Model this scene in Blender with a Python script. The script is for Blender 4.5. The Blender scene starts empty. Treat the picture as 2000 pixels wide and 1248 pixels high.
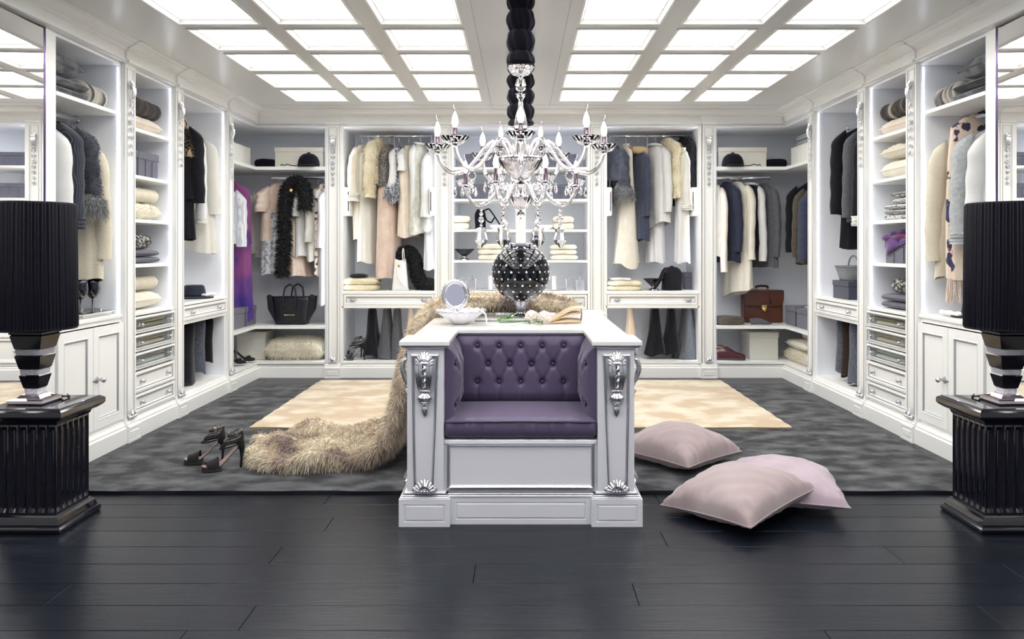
import bpy, math, random
import numpy as np
from mathutils import Vector, Matrix
random.seed(7); RNG = np.random.default_rng(11)
PI = math.pi
SC = bpy.context.scene
COL = SC.collection

# ---------------------------------------------------------------- camera, world, exposure
F = 1500.0; VX, VY, CH = 1017.0, 485.0, 1.14
cam_data = bpy.data.cameras.new('camera'); cam = bpy.data.objects.new('camera', cam_data); COL.objects.link(cam)
cam.location = (0, 0, CH); cam.rotation_euler = (PI/2, 0, 0)
cam_data.sensor_width = 36.0; cam_data.lens = 36.0*F/2000.0
cam_data.shift_x = -(VX-1000)/2000.0; cam_data.shift_y = -(624-VY)/2000.0
cam_data.clip_start = 0.05
SC.camera = cam
w = bpy.data.worlds.new('world'); SC.world = w; w.use_nodes = True
w.node_tree.nodes['Background'].inputs[0].default_value = (0.80, 0.82, 1.0, 1)
w.node_tree.nodes['Background'].inputs[1].default_value = 0.50
SC.view_settings.view_transform = 'Standard'; SC.view_settings.look = 'None'
SC.view_settings.exposure = 0.13; SC.view_settings.gamma = 1.0; SC.view_settings.use_curve_mapping = False
SC.cycles.use_denoising = True
SC.cycles.max_bounces = 10; SC.cycles.transmission_bounces = 9; SC.cycles.glossy_bounces = 5; SC.cycles.diffuse_bounces = 6
SC.cycles.caustics_reflective = False; SC.cycles.caustics_refractive = False
PANEL_STRENGTH = 6.5; LED_STRENGTH = 17.0; BULB_STRENGTH = 8.0

def PX(x, Y): return (x-VX)*Y/F
def PZ(y, Y): return CH+(VY-y)*Y/F
def SY(x, X): return abs(X)*F/abs(x-VX)

# ---------------------------------------------------------------- materials
MATS = {}
def mat(name, col, rough=0.5, metal=0.0, spec=0.5, col2=None, nscale=8.0, nstretch=None, bump=0.0, bscale=60.0, sheen=0.0, coat=0.0,
        emit=None, estr=0.0, trans=0.0, ior=1.45, detail=4.0, contrast=(0.35, 0.65), pattern=None, pscale=40.0, pvec=None, col3=None, bstretch=None):
    m = bpy.data.materials.new(name); m.use_nodes = True
    nt = m.node_tree; N = nt.nodes; L = nt.links; b = N['Principled BSDF']
    b.inputs['Base Color'].default_value = (*col, 1); b.inputs['Roughness'].default_value = rough; b.inputs['Metallic'].default_value = metal
    b.inputs['Specular IOR Level'].default_value = spec; b.inputs['IOR'].default_value = ior
    b.inputs['Transmission Weight'].default_value = trans; b.inputs['Coat Weight'].default_value = coat; b.inputs['Coat Roughness'].default_value = 0.05
    if sheen: b.inputs['Sheen Weight'].default_value = sheen; b.inputs['Sheen Roughness'].default_value = 0.4
    if emit: b.inputs['Emission Color'].default_value = (*emit, 1); b.inputs['Emission Strength'].default_value = estr
    tc = N.new('ShaderNodeTexCoord')
    def mapped(stretch):
        if not stretch: return tc.outputs['Object']
        mp = N.new('ShaderNodeMapping'); mp.inputs['Scale'].default_value = stretch; L.new(tc.outputs['Object'], mp.inputs[0]); return mp.outputs[0]
    if col2:
        if pattern == 'wave':
            t = N.new('ShaderNodeTexWave'); t.inputs['Scale'].default_value = pscale; t.inputs['Distortion'].default_value = 1.0
            t.bands_direction = pvec or 'Z'; L.new(tc.outputs['Object'], t.inputs[0]); fac = t.outputs['Fac']
        elif pattern == 'voronoi':
            t = N.new('ShaderNodeTexVoronoi'); t.inputs['Scale'].default_value = pscale; L.new(mapped(nstretch), t.inputs[0]); fac = t.outputs['Distance']
        elif pattern == 'check':
            t = N.new('ShaderNodeTexBrick'); t.inputs['Scale'].default_value = pscale; t.inputs['Mortar Size'].default_value = 0.02
            t.inputs['Color1'].default_value = (0, 0, 0, 1); t.inputs['Color2'].default_value = (.15, .15, .15, 1); t.inputs['Mortar'].default_value = (1, 1, 1, 1)
            L.new(mapped(nstretch), t.inputs[0]); fac = t.outputs['Color']
        else:
            t = N.new('ShaderNodeTexNoise'); t.inputs['Scale'].default_value = nscale; t.inputs['Detail'].default_value = detail
            L.new(mapped(nstretch), t.inputs[0]); fac = t.outputs['Fac']
        r = N.new('ShaderNodeValToRGB'); e = r.color_ramp.elements
        e[0].position, e[1].position = contrast; e[0].color = (*col, 1); e[1].color = (*col2, 1)
        if col3:
            k = e.new((contrast[0]+contrast[1])/2); k.color = (*col3, 1)
        L.new(fac, r.inputs[0]); L.new(r.outputs[0], b.inputs['Base Color'])
    if bump:
        t = N.new('ShaderNodeTexNoise'); t.inputs['Scale'].default_value = bscale; t.inputs['Detail'].default_value = 3
        L.new(mapped(bstretch), t.inputs[0]); bn = N.new('ShaderNodeBump'); bn.inputs['Strength'].default_value = bump; bn.inputs['Distance'].default_value = 0.01
        L.new(t.outputs['Fac'], bn.inputs['Height']); L.new(bn.outputs[0], b.inputs['Normal'])
    MATS[name] = m
    return m
def fab(name, col, col2=None, rough=0.85, bump=0.25, bscale=180, sheen=0.25, **k):
    return mat(name, col, rough, 0, 0.25, col2, bump=bump, bscale=bscale, sheen=sheen, **k)

mat('lacquer', (.88, .88, .855), .32)
mat('laminate', (.87, .89, .935), .45)
mat('ceiling_paint', (.74, .74, .72), .28, spec=.6)
mat('wall_paint', (.78, .78, .78), .6)
mat('island_lacquer', (.80, .80, .84), .28)
mat('island_top', (.84, .84, .82), .12)
mat('silver', (.72, .72, .74), .28, 1.0, bump=.15, bscale=90)
mat('silver_leaf', (.80, .80, .78), .35, .85, bump=.2, bscale=80)
mat('silver_line', (.50, .50, .52), .4, .6)
mat('chrome', (.82, .82, .86), .06, 1.0)
mat('candle_chrome', (.30, .22, .26), .12, 1.0)
mat('dark_chrome', (.48, .43, .46), .12, 1.0)
mat('gold', (.85, .62, .22), .25, 1.0)
mat('mirror', (.93, .93, .94), .0, 1.0)
mat('purple_edge', (.16, .11, .22), .2, .8)
mat('crystal', (.95, .93, .96), .0, trans=1.0, ior=1.5, spec=.6)
mat('crystal_arm', (.90, .865, .91), .02, trans=1.0, ior=1.42)
m_ = bpy.data.materials.new('drawer_glass'); m_.use_nodes = True; MATS['drawer_glass'] = m_
_n = m_.node_tree.nodes; _l = m_.node_tree.links; _n.remove(_n['Principled BSDF']); _mx = _n.new('ShaderNodeMixShader'); _tr = _n.new('ShaderNodeBsdfTransparent'); _gl = _n.new('ShaderNodeBsdfGlossy'); _mx.inputs[0].default_value = .05
_gl.inputs['Roughness'].default_value = .02; _tr.inputs['Color'].default_value = (.93, .95, .95, 1)
_l.new(_tr.outputs[0], _mx.inputs[1]); _l.new(_gl.outputs[0], _mx.inputs[2]); _l.new(_mx.outputs[0], _n['Material Output'].inputs[0])
mat('bulb', (1, .97, .95), .2, emit=(1.0, .95, .97), estr=BULB_STRENGTH)
mat('panel_light', (1, 1, 1), .5, emit=(1.0, .99, .97), estr=PANEL_STRENGTH)
mat('led', (1, 1, 1), .5, emit=(.88, .92, 1.0), estr=LED_STRENGTH)
mat('fill_glow', (1, 1, 1), .5, emit=(.90, .93, 1.0), estr=24.0)  # glow of the added strips that lighten the back bays and central shelves
mat('gloss_black', (.004, .004, .010), .06, 0, .6, coat=.5)
mat('shade_black', (.0035, .0035, .0095), .50, 0, .35, sheen=.03)
mat('velvet_black', (.006, .006, .012), .9, 0, .2, sheen=.15)
mat('rhinestone', (.55, .52, .62), .12, .9, col2=(.95, .95, 1), pattern='voronoi', pscale=260, contrast=(.2, .5), bump=1.0, bscale=420)
mat('clear_stone', (.95, .95, .97), .05, .55)
mat('plank', (.0040, .0058, .0110), .27, 0, .30, col2=(.009, .0120, .0190), nscale=3, nstretch=(1.2, 22, 1), bump=.12, bscale=4, bstretch=(1, 60, 1))
mat('plank_dark', (.0030, .0045, .0090), .30, 0, .30, col2=(.0070, .0092, .0150), nscale=3, nstretch=(1.2, 20, 1), bump=.12, bscale=4, bstretch=(1, 60, 1))
mat('plank_gap', (.003, .003, .004), .9)
mat('rug_dark', (.016, .017, .022), .95, 0, .15, col2=(.135, .14, .145), nscale=7.5, nstretch=(.85, 1.25, 1), bump=.7, bscale=260, sheen=.2, detail=9, contrast=(.40, .68))
mat('rug_cream', (.63, .48, .315), .95, 0, .15, col2=(.80, .72, .57), nscale=4.2, nstretch=(1, 1.2, 1), bump=.7, bscale=260, sheen=.3, detail=7, contrast=(.42, .60))
mat('rug_edge', (.012, .012, .016), .95)
mat('rug_edge_tan', (.35, .27, .18), .95)
mat('purple_satin', (.100, .076, .138), .40, 0, .45, sheen=.25, bump=.05, bscale=60)
mat('purple_button', (.06, .045, .10), .45)
mat('lilac_velvet', (.36, .285, .285), .8, 0, .2, col2=(.42, .345, .345), nscale=4, sheen=.6, bump=.08, bscale=300)
mat('lilac_velvet_cool', (.37, .29, .335), .8, 0, .2, col2=(.44, .355, .40), nscale=4, sheen=.6, bump=.08, bscale=300)
mat('wood_hanger', (.42, .24, .11), .4)
mat('dark_hanger', (.03, .025, .025), .4)
mat('pearl', (.90, .86, .80), .15, 0, .7, coat=.5)
mat('porcelain', (.86, .84, .88), .15)
mat('leaf', (.10, .26, .05), .5)
mat('petal', (.80, .74, .64), .7, col2=(.88, .82, .80), nscale=20)
mat('nude_leather', (.66, .50, .34), .45)
mat('brown_leather', (.075, .022, .012), .32, col2=(.105, .034, .018), nscale=6, bump=.1, bscale=200)
mat('brown_leather_dark', (.040, .013, .008), .35)
mat('burgundy_leather', (.06, .012, .016), .16, coat=.3)
mat('tan_leather', (.42, .22, .09), .5)
mat('black_leather', (.006, .006, .010), .38, bump=.15, bscale=260)
mat('black_suede', (.008, .008, .009), .9, sheen=.1)
mat('snake_dark', (.05, .045, .042), .5, col2=(.16, .14, .13), nscale=120, contrast=(.45, .55))
mat('white_leather', (.76, .75, .73), .4)
mat('sole', (.05, .045, .045), .5)
mat('insole_pink', (.38, .26, .23), .5)
mat('navy_glass', (.004, .004, .012), .05, coat=.6)
mat('black_ceramic', (.006, .006, .010), .08)
fab('box_grey', (.115, .115, .15), (.135, .135, .17), nscale=40, bscale=350)
fab('box_cream', (.78, .75, .66), rough=.6)
fab('box_white', (.80, .79, .74), rough=.6)
fab('box_greige', (.56, .55, .50), rough=.6)
fab('box_slate', (.05, .055, .08), rough=.7)
mat('wicker', (.16, .17, .19), .7, col2=(.30, .31, .33), pattern='wave', pscale=60, bump=.6, bscale=120)
fab('cream', (.68, .63, .52), (.73, .69, .59), nscale=14)
fab('cream_knit', (.62, .56, .43), (.74, .69, .56), pattern='wave', pscale=70, bump=.6, bscale=160)
fab('beige', (.70, .60, .49), (.76, .67, .57), nscale=10)
fab('beige_pleat', (.58, .44, .35), (.66, .53, .44), nscale=12)
fab('blush', (.70, .55, .45), (.78, .65, .55), nscale=9, rough=.5)
fab('peach', (.78, .62, .46))
fab('white_cloth', (.66, .66, .645), (.72, .72, .71), nscale=7)
fab('white_sheer', (.69, .69, .71))
fab('ivory_cloth', (.66, .645, .585), (.71, .70, .64), nscale=7)
fab('white_stripe', (.60, .62, .66), (.83, .84, .84), pattern='wave', pscale=22, pvec='Y')
fab('white_knit_rib', (.66, .69, .72), (.85, .85, .84), pattern='wave', pscale=34, pvec='Z')
fab('charcoal_knit', (.025, .028, .04), (.06, .065, .085), pattern='wave', pscale=38, pvec='Y', bump=.5, bscale=140)
fab('charcoal', (.035, .037, .048), (.052, .054, .066), nscale=30)
fab('charcoal_fur', (.035, .037, .055), (.075, .078, .10), nscale=16)
fab('grey_fringe', (.16, .165, .17), (.32, .33, .33), nscale=60)
fab('grey_suit', (.085, .088, .098), (.11, .112, .125), nscale=60)
fab('grey_denim', (.07, .08, .105), (.14, .15, .185), nscale=90)
fab('grey_marl', (.36, .38, .39), (.46, .48, .49), nscale=50)
fab('pale_grey', (.62, .62, .60), (.70, .70, .68), nscale=8)
fab('grey_green_lace', (.50, .50, .43), (.66, .66, .58), nscale=22)
fab('navy', (.018, .022, .042), (.026, .030, .052), nscale=40)
fab('slate_navy', (.040, .046, .075), (.052, .058, .088), nscale=40)
fab('black_cloth', (.006, .006, .010), (.010, .010, .014), nscale=40)
fab('brown_cloth', (.075, .062, .048), (.098, .082, .064), nscale=40)
fab('brown_dark', (.05, .035, .026))
fab('tweed_grey', (.06, .058, .056), (.26, .235, .21), nscale=70, contrast=(.38, .66), bump=.5)
fab('tweed_bw', (.012, .012, .014), (.62, .60, .55), nscale=42, nstretch=(1, 1, 1.6), contrast=(.50, .60), bump=.6)
fab('woven_bw', (.78, .78, .76), (.03, .03, .04), nscale=46, nstretch=(1, 1.4, 2.6), contrast=(.52, .58), bump=.6)
fab('lace_navy', (.82, .83, .84), (.06, .075, .13), nscale=60, contrast=(.44, .54), bump=.5)
fab('lace_silver', (.30, .31, .34), (.76, .77, .80), nscale=34, contrast=(.40, .56), rough=.4)
fab('purple_silk', (.060, .032, .22), (.26, .075, .22), nscale=5, nstretch=(1, 1, .5), contrast=(.40, .62), rough=.32)
fab('plum_silk', (.22, .05, .20), (.30, .10, .27), nscale=5, rough=.35)
fab('magenta', (.17, .022, .075), (.10, .035, .17), nscale=9, contrast=(.45, .55), rough=.6)
fab('scarf_purple', (.075, .030, .15), (.11, .04, .18), nscale=9, rough=.6)
mat('smoke_chrome', (.26, .25, .27), .10, 1.0)
fab('floral', (.72, .60, .49), (.045, .048, .10), nscale=13, contrast=(.56, .60), col3=(.70, .44, .34))
fab('floral_small', (.78, .72, .64), (.05, .05, .10), nscale=26, contrast=(.55, .61), col3=(.72, .42, .34))
fab('plaid_grey', (.075, .080, .090), (.17, .178, .19), nscale=10, nstretch=(4, 1, 1), contrast=(.44, .56))
fab('fur_stripe', (.085, .082, .080), (.64, .60, .52), nscale=7, nstretch=(.5, 2.6, .5), contrast=(.44, .56), col3=(.27, .255, .235), bump=.8, bscale=220)
fab('fur_brown', (.018, .013, .011), (.46, .40, .33), nscale=6, nstretch=(.5, 2.4, .5), contrast=(.46, .64), col3=(.075, .055, .045), bump=.8, bscale=220)
fab('fur_cream', (.66, .58, .40), (.76, .70, .53), nscale=9)
fab('fur_tan', (.56, .42, .24), (.70, .57, .37), nscale=9)
fab('fur_ivory', (.70, .65, .52), (.78, .74, .63), nscale=9)
fab('fur_throw', (.30, .235, .215), (.76, .68, .53), nscale=5.5, contrast=(.36, .58), col3=(.56, .46, .35))
fab('fur_black', (.005, .005, .007), (.012, .012, .015), nscale=20, rough=.7)
fab('felt_navy', (.022, .026, .045), rough=.9)

# ---------------------------------------------------------------- mesh builder
class MB:
    def __init__(s): s.v = []; s.f = []
    def add(s, vs, fs):
        o = len(s.v); s.v.extend([tuple(map(float, p)) for p in vs]); s.f.extend([tuple(i+o for i in f) for f in fs]); return s
    def xf(s, M, start=0):
        for i in range(start, len(s.v)): s.v[i] = tuple(M @ Vector(s.v[i]))
        return s
    def box(s, x0, x1, y0, y1, z0, z1, b=0.0):
        x0, x1 = min(x0, x1), max(x0, x1); y0, y1 = min(y0, y1), max(y0, y1); z0, z1 = min(z0, z1), max(z0, z1)
        if b <= 0:
            vs = [(x, y, z) for z in (z0, z1) for y in (y0, y1) for x in (x0, x1)]
            return s.add(vs, [(0, 2, 3, 1), (4, 5, 7, 6), (0, 1, 5, 4), (2, 6, 7, 3), (0, 4, 6, 2), (1, 3, 7, 5)])
        b = min(b, (x1-x0)*.49, (y1-y0)*.49, (z1-z0)*.49)
        idx = {}; vs = []
        for sx in (0, 1):
            for sy in (0, 1):
                for sz in (0, 1):
                    X, Y, Z = (x0, x1)[sx], (y0, y1)[sy], (z0, z1)[sz]
                    xi, yi, zi = X+(b if sx == 0 else -b), Y+(b if sy == 0 else -b), Z+(b if sz == 0 else -b)
                    for a, p in enumerate(((X, yi, zi), (xi, Y, zi), (xi, yi, Z))): idx[(sx, sy, sz, a)] = len(vs); vs.append(p)
        fs = []; I = idx
        for a in range(3):
            o = [k for k in range(3) if k != a]
            for sd in (0, 1):
                q = []
                for p, r in ((0, 0), (1, 0), (1, 1), (0, 1)):
                    k = [0, 0, 0]; k[a] = sd; k[o[0]] = p; k[o[1]] = r; q.append(I[(*k, a)])
                flip = (sd == 0) != (a == 1)
                fs.append(tuple(reversed(q)) if flip else tuple(q))
        for a in range(3):
            o = [k for k in range(3) if k != a]
            for p in (0, 1):
                for r in (0, 1):
                    k0 = [0, 0, 0]; k0[o[0]] = p; k0[o[1]] = r; k1 = list(k0); k1[a] = 1
                    fs.append((I[(*k0, o[0])], I[(*k1, o[0])], I[(*k1, o[1])], I[(*k0, o[1])]))
        for k in [(i, j, l) for i in (0, 1) for j in (0, 1) for l in (0, 1)]: fs.append((I[(*k, 0)], I[(*k, 1)], I[(*k, 2)]))
        return s.add(vs, fs)
    def rings(s, R, closed=True, cap0=False, cap1=False):
        n = len(R[0]); vs = [p for r in R for p in r]; fs = []
        for i in range(len(R)-1):
            for j in range(n if closed else n-1):
                k = (j+1) % n; fs.append((i*n+j, i*n+k, (i+1)*n+k, (i+1)*n+j))
        if cap0: fs.append(tuple(reversed(range(n))))
        if cap1: fs.append(tuple((len(R)-1)*n+j for j in range(n)))
        return s.add(vs, fs)
    def lathe(s, prof, c=(0, 0, 0), n=24, mod=None, cap=True):
        R = []
        for r, z in prof:
            ring = []
            for j in range(n):
                a = 2*PI*j/n; rr = r*(mod(a, z) if mod else 1); ring.append((c[0]+rr*math.cos(a), c[1]+rr*math.sin(a), c[2]+z))
            R.append(ring)
        return s.rings(R, True, cap, cap)
    def tube(s, pts, r, n=8, flat=None, cap=True):
        P = [Vector(p) for p in pts]; m = len(P); rs = r if hasattr(r, '__len__') else [r]*m; R = []
        up = None
        for i in range(m):
            t = (P[min(i+1, m-1)]-P[max(i-1, 0)]).normalized()
            if up is None:
                up = Vector((0, 0, 1)) if abs(t.z) < .9 else Vector((1, 0, 0))
            b = t.cross(up); b = b.normalized() if b.length > 1e-6 else Vector((1, 0, 0)); up = b.cross(t).normalized()
            ru = rs[i]; rb = ru*(flat or 1)
            R.append([tuple(P[i]+b*(rb*math.cos(2*PI*j/n))+up*(ru*math.sin(2*PI*j/n))) for j in range(n)])
        return s.rings(R, True, cap, cap)
    def ell(s, c, rx, ry, rz, n=12, m=8):
        R = []
        for i in range(m+1):
            p = -PI/2+PI*i/m; cr = max(math.cos(p), .01)
            R.append([(c[0]+rx*cr*math.cos(2*PI*j/n), c[1]+ry*cr*math.sin(2*PI*j/n), c[2]+rz*math.sin(p)) for j in range(n)])
        return s.rings(R, True, True, True)
    def framep(s, o, u, v, nrm, w, h, prof, fill=True):
        """rectangular moulding: loops at (inset, height) of a rectangle w x h with corner o, axes u, v, normal nrm"""
        o, u, v, nrm = Vector(o), Vector(u), Vector(v), Vector(nrm); R = []
        for ins, ht in prof:
            R.append([tuple(o+u*a+v*b+nrm*ht) for a, b in ((ins, ins), (w-ins, ins), (w-ins, h-ins), (ins, h-ins))])
        return s.rings(R, True, False, fill)
    def prism(s, prof, p0, p1, ax0, ax1, cap=True):
        """profile (a,b) swept from p0 to p1, a along ax0, b along ax1"""
        R = []
        for p in (p0, p1): R.append([tuple(Vector(p)+Vector(ax0)*a+Vector(ax1)*b) for a, b in prof])
        return s.rings(R, True, cap, cap)
    def build(s, name, m, parent=None, smooth=False, kind=None, sx=1, label=None):
        v = s.v; f = s.f
        if sx == -1: v = [(-a, b, c) for a, b, c in v]; f = [tuple(reversed(q)) for q in f]
        me = bpy.data.meshes.new(name); me.from_pydata(v, [], f); me.update()
        me.materials.append(MATS[m] if isinstance(m, str) else m)
        if smooth:
            me.shade_smooth()
            if smooth is not True: me.set_sharp_from_angle(angle=smooth)
        o = bpy.data.objects.new(name, me); COL.objects.link(o)
        if parent: o.parent = parent
        if kind: o['kind'] = kind
        if label: o['label'] = label
        return o

def link(name, me, parent=None):
    o = bpy.data.objects.new(name, me); COL.objects.link(o); o.parent = parent; return o
def thing(name, label, cat, group=None):
    o = bpy.data.objects.new(name, None); COL.objects.link(o); o.empty_display_size = .05
    o['label'] = label; o['category'] = cat
    if group: o['group'] = group
    THINGS.append(o); return o
THINGS = []
def tag(o, label, cat, group=None):
    o['label'] = label; o['category'] = cat
    if group: o['group'] = group
    THINGS.append(o); return o
def struct(o): o['kind'] = 'structure'; return o
def tree(o):
    r = [o]
    for c in o.children: r += tree(c)
    return r
def settle():
    """put every thing's origin at the middle of its base"""
    for t in THINGS:
        if t.get('placed'): continue
        P = []
        for o in tree(t):
            if o.type == 'MESH' and len(o.data.vertices):
                a = np.empty(len(o.data.vertices)*3, np.float32); o.data.vertices.foreach_get('co', a); a = a.reshape(-1, 3); P.append(a.min(0)); P.append(a.max(0))
        if not P: continue
        P = np.array(P); lo, hi = P.min(0), P.max(0); c = Vector(((lo[0]+hi[0])/2, (lo[1]+hi[1])/2, lo[2]))
        t.location = c
        if t.type == 'MESH': t.data.transform(Matrix.Translation(-c)); 
        for ch in t.children: ch.location = -c
def copy_tree(o, parent=None):
    c = o.copy(); COL.objects.link(c); c.parent = parent
    for ch in o.children: copy_tree(ch, c)
    if parent is None: THINGS.append(c)
    return c
def rotz(a): return Matrix.Rotation(a, 4, 'Z')
def T(x, y, z): return Matrix.Translation((x, y, z))

# ---------------------------------------------------------------- soft shapes
def fbm(a, b, ph=0.0):
    return (np.sin(a*1.7+b*2.3+ph)+.6*np.sin(a*3.9-b*3.1+1.3+ph*2)+.35*np.sin(a*7.7+b*6.3+2.1+ph))/1.95
def pillow_mb(w, d, h, n=28, ph=0.0, wr=.012, ex=.42, low=.48):
    mb = MB(); u = np.linspace(-1, 1, n+1); U, V = np.meshgrid(u, u, indexing='ij')
    pc = .07 if ex > .35 else .03; X = U*w/2*(1-pc*(1-V**2)); Y = V*d/2*(1-pc*(1-U**2))
    t = np.clip((1-U**2)*(1-V**2), 0, 1)**ex
    edge = np.clip(np.maximum(np.abs(U), np.abs(V)), 0, 1)
    au = np.where(np.abs(U) > np.abs(V), V, U); pk = np.sin(au*17+ph+2.0*np.sin(au*5+ph))*(1-au**2)**.5+.6*np.sin(au*31+ph*2)
    wrk = wr*(fbm(X/w*4.5, Y/d*4.5, ph)*.38 + pk*np.exp(-((1-edge)/.20)**2)*.42)*t**.5
    Zt = h*(1-low)*t+wrk; Zb = -h*low*np.minimum(t, .96)+wrk*.4
    N1 = n+1; idx = lambda i, j: i*N1+j
    vt = np.stack([X, Y, Zt], -1).reshape(-1, 3); vb = np.stack([X, Y, Zb], -1).reshape(-1, 3)
    fs = []
    for i in range(n):
        for j in range(n):
            fs.append((idx(i, j), idx(i+1, j), idx(i+1, j+1), idx(i, j+1)))
            o = N1*N1; fs.append((o+idx(i, j), o+idx(i, j+1), o+idx(i+1, j+1), o+idx(i+1, j)))
    mb.add(np.concatenate([vt, vb]), fs)
    per = [(X[i, 0], Y[i, 0], 0) for i in range(n)]+[(X[n, j], Y[n, j], 0) for j in range(n)]+[(X[i, n], Y[i, n], 0) for i in range(n, 0, -1)]+[(X[0, j], Y[0, j], 0) for j in range(n, 0, -1)]
    per.append(per[0])
    return mb, per
def pillow(label, m, c, w, d, h, rot=0.0, tilt=None, sx=1, group=None, fur=None, piping=True, name='cushion', cat='cushion', ph=None, wr=.012, n=24, ex=.23, low=.48):
    ph = random.random()*6 if ph is None else ph
    t = thing(name, label, cat, group)
    M = T(c[0], c[1], c[2]+h*low)@rotz(rot)@(tilt or Matrix.Identity(4))
    mb, per = pillow_mb(w, d, h, n=n, ph=ph, wr=wr, ex=ex, low=low); mb.xf(M); mb.build('cover', m, t, True, sx=sx)
    if piping: MB().tube([tuple(M@Vector(p)) for p in per], .0035, 5, cap=False).build('piping', m, t, True, sx=sx)
    if fur:
        P, N = surf_samples(mb, fur[0]); fur_blades(P, N, fur[1], fur[2]).build('fur_pile', m, t, kind='stuff', sx=sx)
    return t
def surf_samples(mb, n, zmin=None):
    V = np.array(mb.v); tri = []
    for f in mb.f:
        for k in range(1, len(f)-1): tri.append((f[0], f[k], f[k+1]))
    tri = np.array(tri); A, B, C = V[tri[:, 0]], V[tri[:, 1]], V[tri[:, 2]]
    nn = np.cross(B-A, C-A); ar = np.linalg.norm(nn, axis=1)+1e-12; nn = nn/ar[:, None]
    i = RNG.choice(len(tri), n, p=ar/ar.sum()); a, b = RNG.random(n), RNG.random(n); sw = a+b > 1; a[sw] = 1-a[sw]; b[sw] = 1-b[sw]
    P = A[i]+(B-A)[i]*a[:, None]+(C-A)[i]*b[:, None]
    return P, nn[i]
def fur_blades(P, N, length=.03, wd=.003, droop=.5, jit=.6, flow=None):
    n = len(P); D = N+RNG.normal(0, jit*.5, (n, 3))
    if flow is not None: D = D+np.array(flow)
    D /= np.linalg.norm(D, axis=1)[:, None]+1e-9
    L = length*(.6+.6*RNG.random(n))[:, None]
    side = np.cross(D, RNG.normal(0, 1, (n, 3))); side /= np.linalg.norm(side, axis=1)[:, None]+1e-9; side *= wd
    g = np.array([0, 0, -1.0])*droop
    mid = P+D*L*.55+g*L*.12; tip = P+D*L+g*L*.5
    root = P-D*L*.05
    v = np.stack([root-side, root+side, mid+side*.7, mid-side*.7, tip], 1).reshape(-1, 3)
    mb = MB(); mb.v = [tuple(x) for x in v.tolist()]; b = np.arange(n)*5
    mb.f = [q for k in b.tolist() for q in ((k, k+1, k+2, k+3), (k+3, k+2, k+4))]
    return mb
def slab_mb(x0, x1, y0, y1, z0, z1, ph=0.0, wob=.004, axis='x', n=20):
    """one layer of folded cloth: rounded rectangular loaf; rounded fold along every side"""
    mb = MB(); R = []; w, d, h = (x1-x0), (y1-y0), (z1-z0); cx, cy, cz = (x0+x1)/2, (y0+y1)/2, (z0+z1)/2
    m = 14
    for i in range(n+1):
        u = -1+2*i/n; e = (1-abs(u)**6)**.5 if abs(u) < 1 else 0.0; e = max(e, .02); ring = []
        for j in range(2*m):
            a = 2*PI*j/(2*m); ca, sa = math.cos(a), math.sin(a)
            yy = math.copysign(abs(ca)**.24, ca); zz = math.copysign(abs(sa)**.40, sa)
            wv = wob*math.sin(u*5+a*2+ph)
            ring.append((cx+u*w/2, cy+yy*d/2*(.86+.14*e)+wv, cz+zz*h/2*e+wv*.5*(1 if sa > 0 else .2)))
        R.append(ring)
    return mb.rings(R, True, True, True)
def folded(label, m, x0, x1, y0, y1, z0, z1, layers=2, sx=1, name='folded_blanket', cat='blanket', group=None, fur=None, mats=None):
    t = thing(name, label, cat, group); hh = (z1-z0)/layers
    for k in range(layers):
        j = random.uniform(-.006, .006)
        mb = slab_mb(x0+j, x1+j, y0-j, y1-j, z0+k*hh, z0+(k+1)*hh*1.0, ph=random.random()*6)
        mb.build('fold', (mats[k] if mats else m), t, True, sx=sx)
        if fur:
            P, N = surf_samples(mb, fur[0]//layers); fur_blades(P, N, fur[1], fur[2]).build('fur_pile', (mats[k] if mats else m), t, kind='stuff', sx=sx)
    return t
def roll(label, m, p0, p1, r, sx=1, name='rolled_throw', cat='throw', group=None, fur=None):
    """a rolled-up throw lying from p0 to p1, with its spiral end"""
    t = thing(name, label, cat, group); p0, p1 = Vector(p0), Vector(p1); d = (p1-p0); n = 22
    pts = [p0+d*(i/n) for i in range(n+1)]
    rs = [r*(.86 if i in (0, n) else 1.0)*(1+.05*math.sin(i*1.3)) for i in range(n+1)]
    mb = MB().tube(pts, rs, 18); mb.build('roll', m, t, True, sx=sx)
    ax = d.normalized(); b = ax.cross(Vector((0, 0, 1))).normalized(); up = Vector((0, 0, 1))
    for e, s in ((p0, -1), (p1, 1)):
        sp = [e+ax*(s*.004)+b*(r*.8*(1-k/40)*math.cos(k*.42))+up*(r*.8*(1-k/40)*math.sin(k*.42)) for k in range(36)]
        MB().tube(sp, r*.075, 5).build('spiral_fold', m, t, True, sx=sx)
    if fur:
        P, N = surf_samples(mb, fur[0]); fur_blades(P, N, fur[1], fur[2]).build('fur_pile', m, t, kind='stuff', sx=sx)
    return t
def lidbox(label, m, x0, x1, y0, y1, h, z0, sx=1, lid=.3, group=None, name='storage_box', seam=None, handle=False):
    t = thing(name, label, 'box', group)
    MB().box(x0, x1, y0, y1, z0, z0+h*(1-lid*.98), .003).build('body', m, t, sx=sx)
    MB().box(x0-.005, x1+.005, y0-.005, y1+.005, z0+h*(1-lid), z0+h, .004).build('lid', m, t, sx=sx)
    if seam:
        for k in range(1, seam):
            y = y0+(y1-y0)*k/seam; x = x0+(x1-x0)*k/seam
            b = MB().box(x-.0025, x+.0025, y0-.0065, y0-.003, z0, z0+h*(1-lid)); b.build('seam', m, t, sx=sx)
            MB().box(x1+.003, x1+.0065, y-.0025, y+.0025, z0, z0+h*(1-lid)).build('seam', m, t, sx=sx)
    return t
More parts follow.
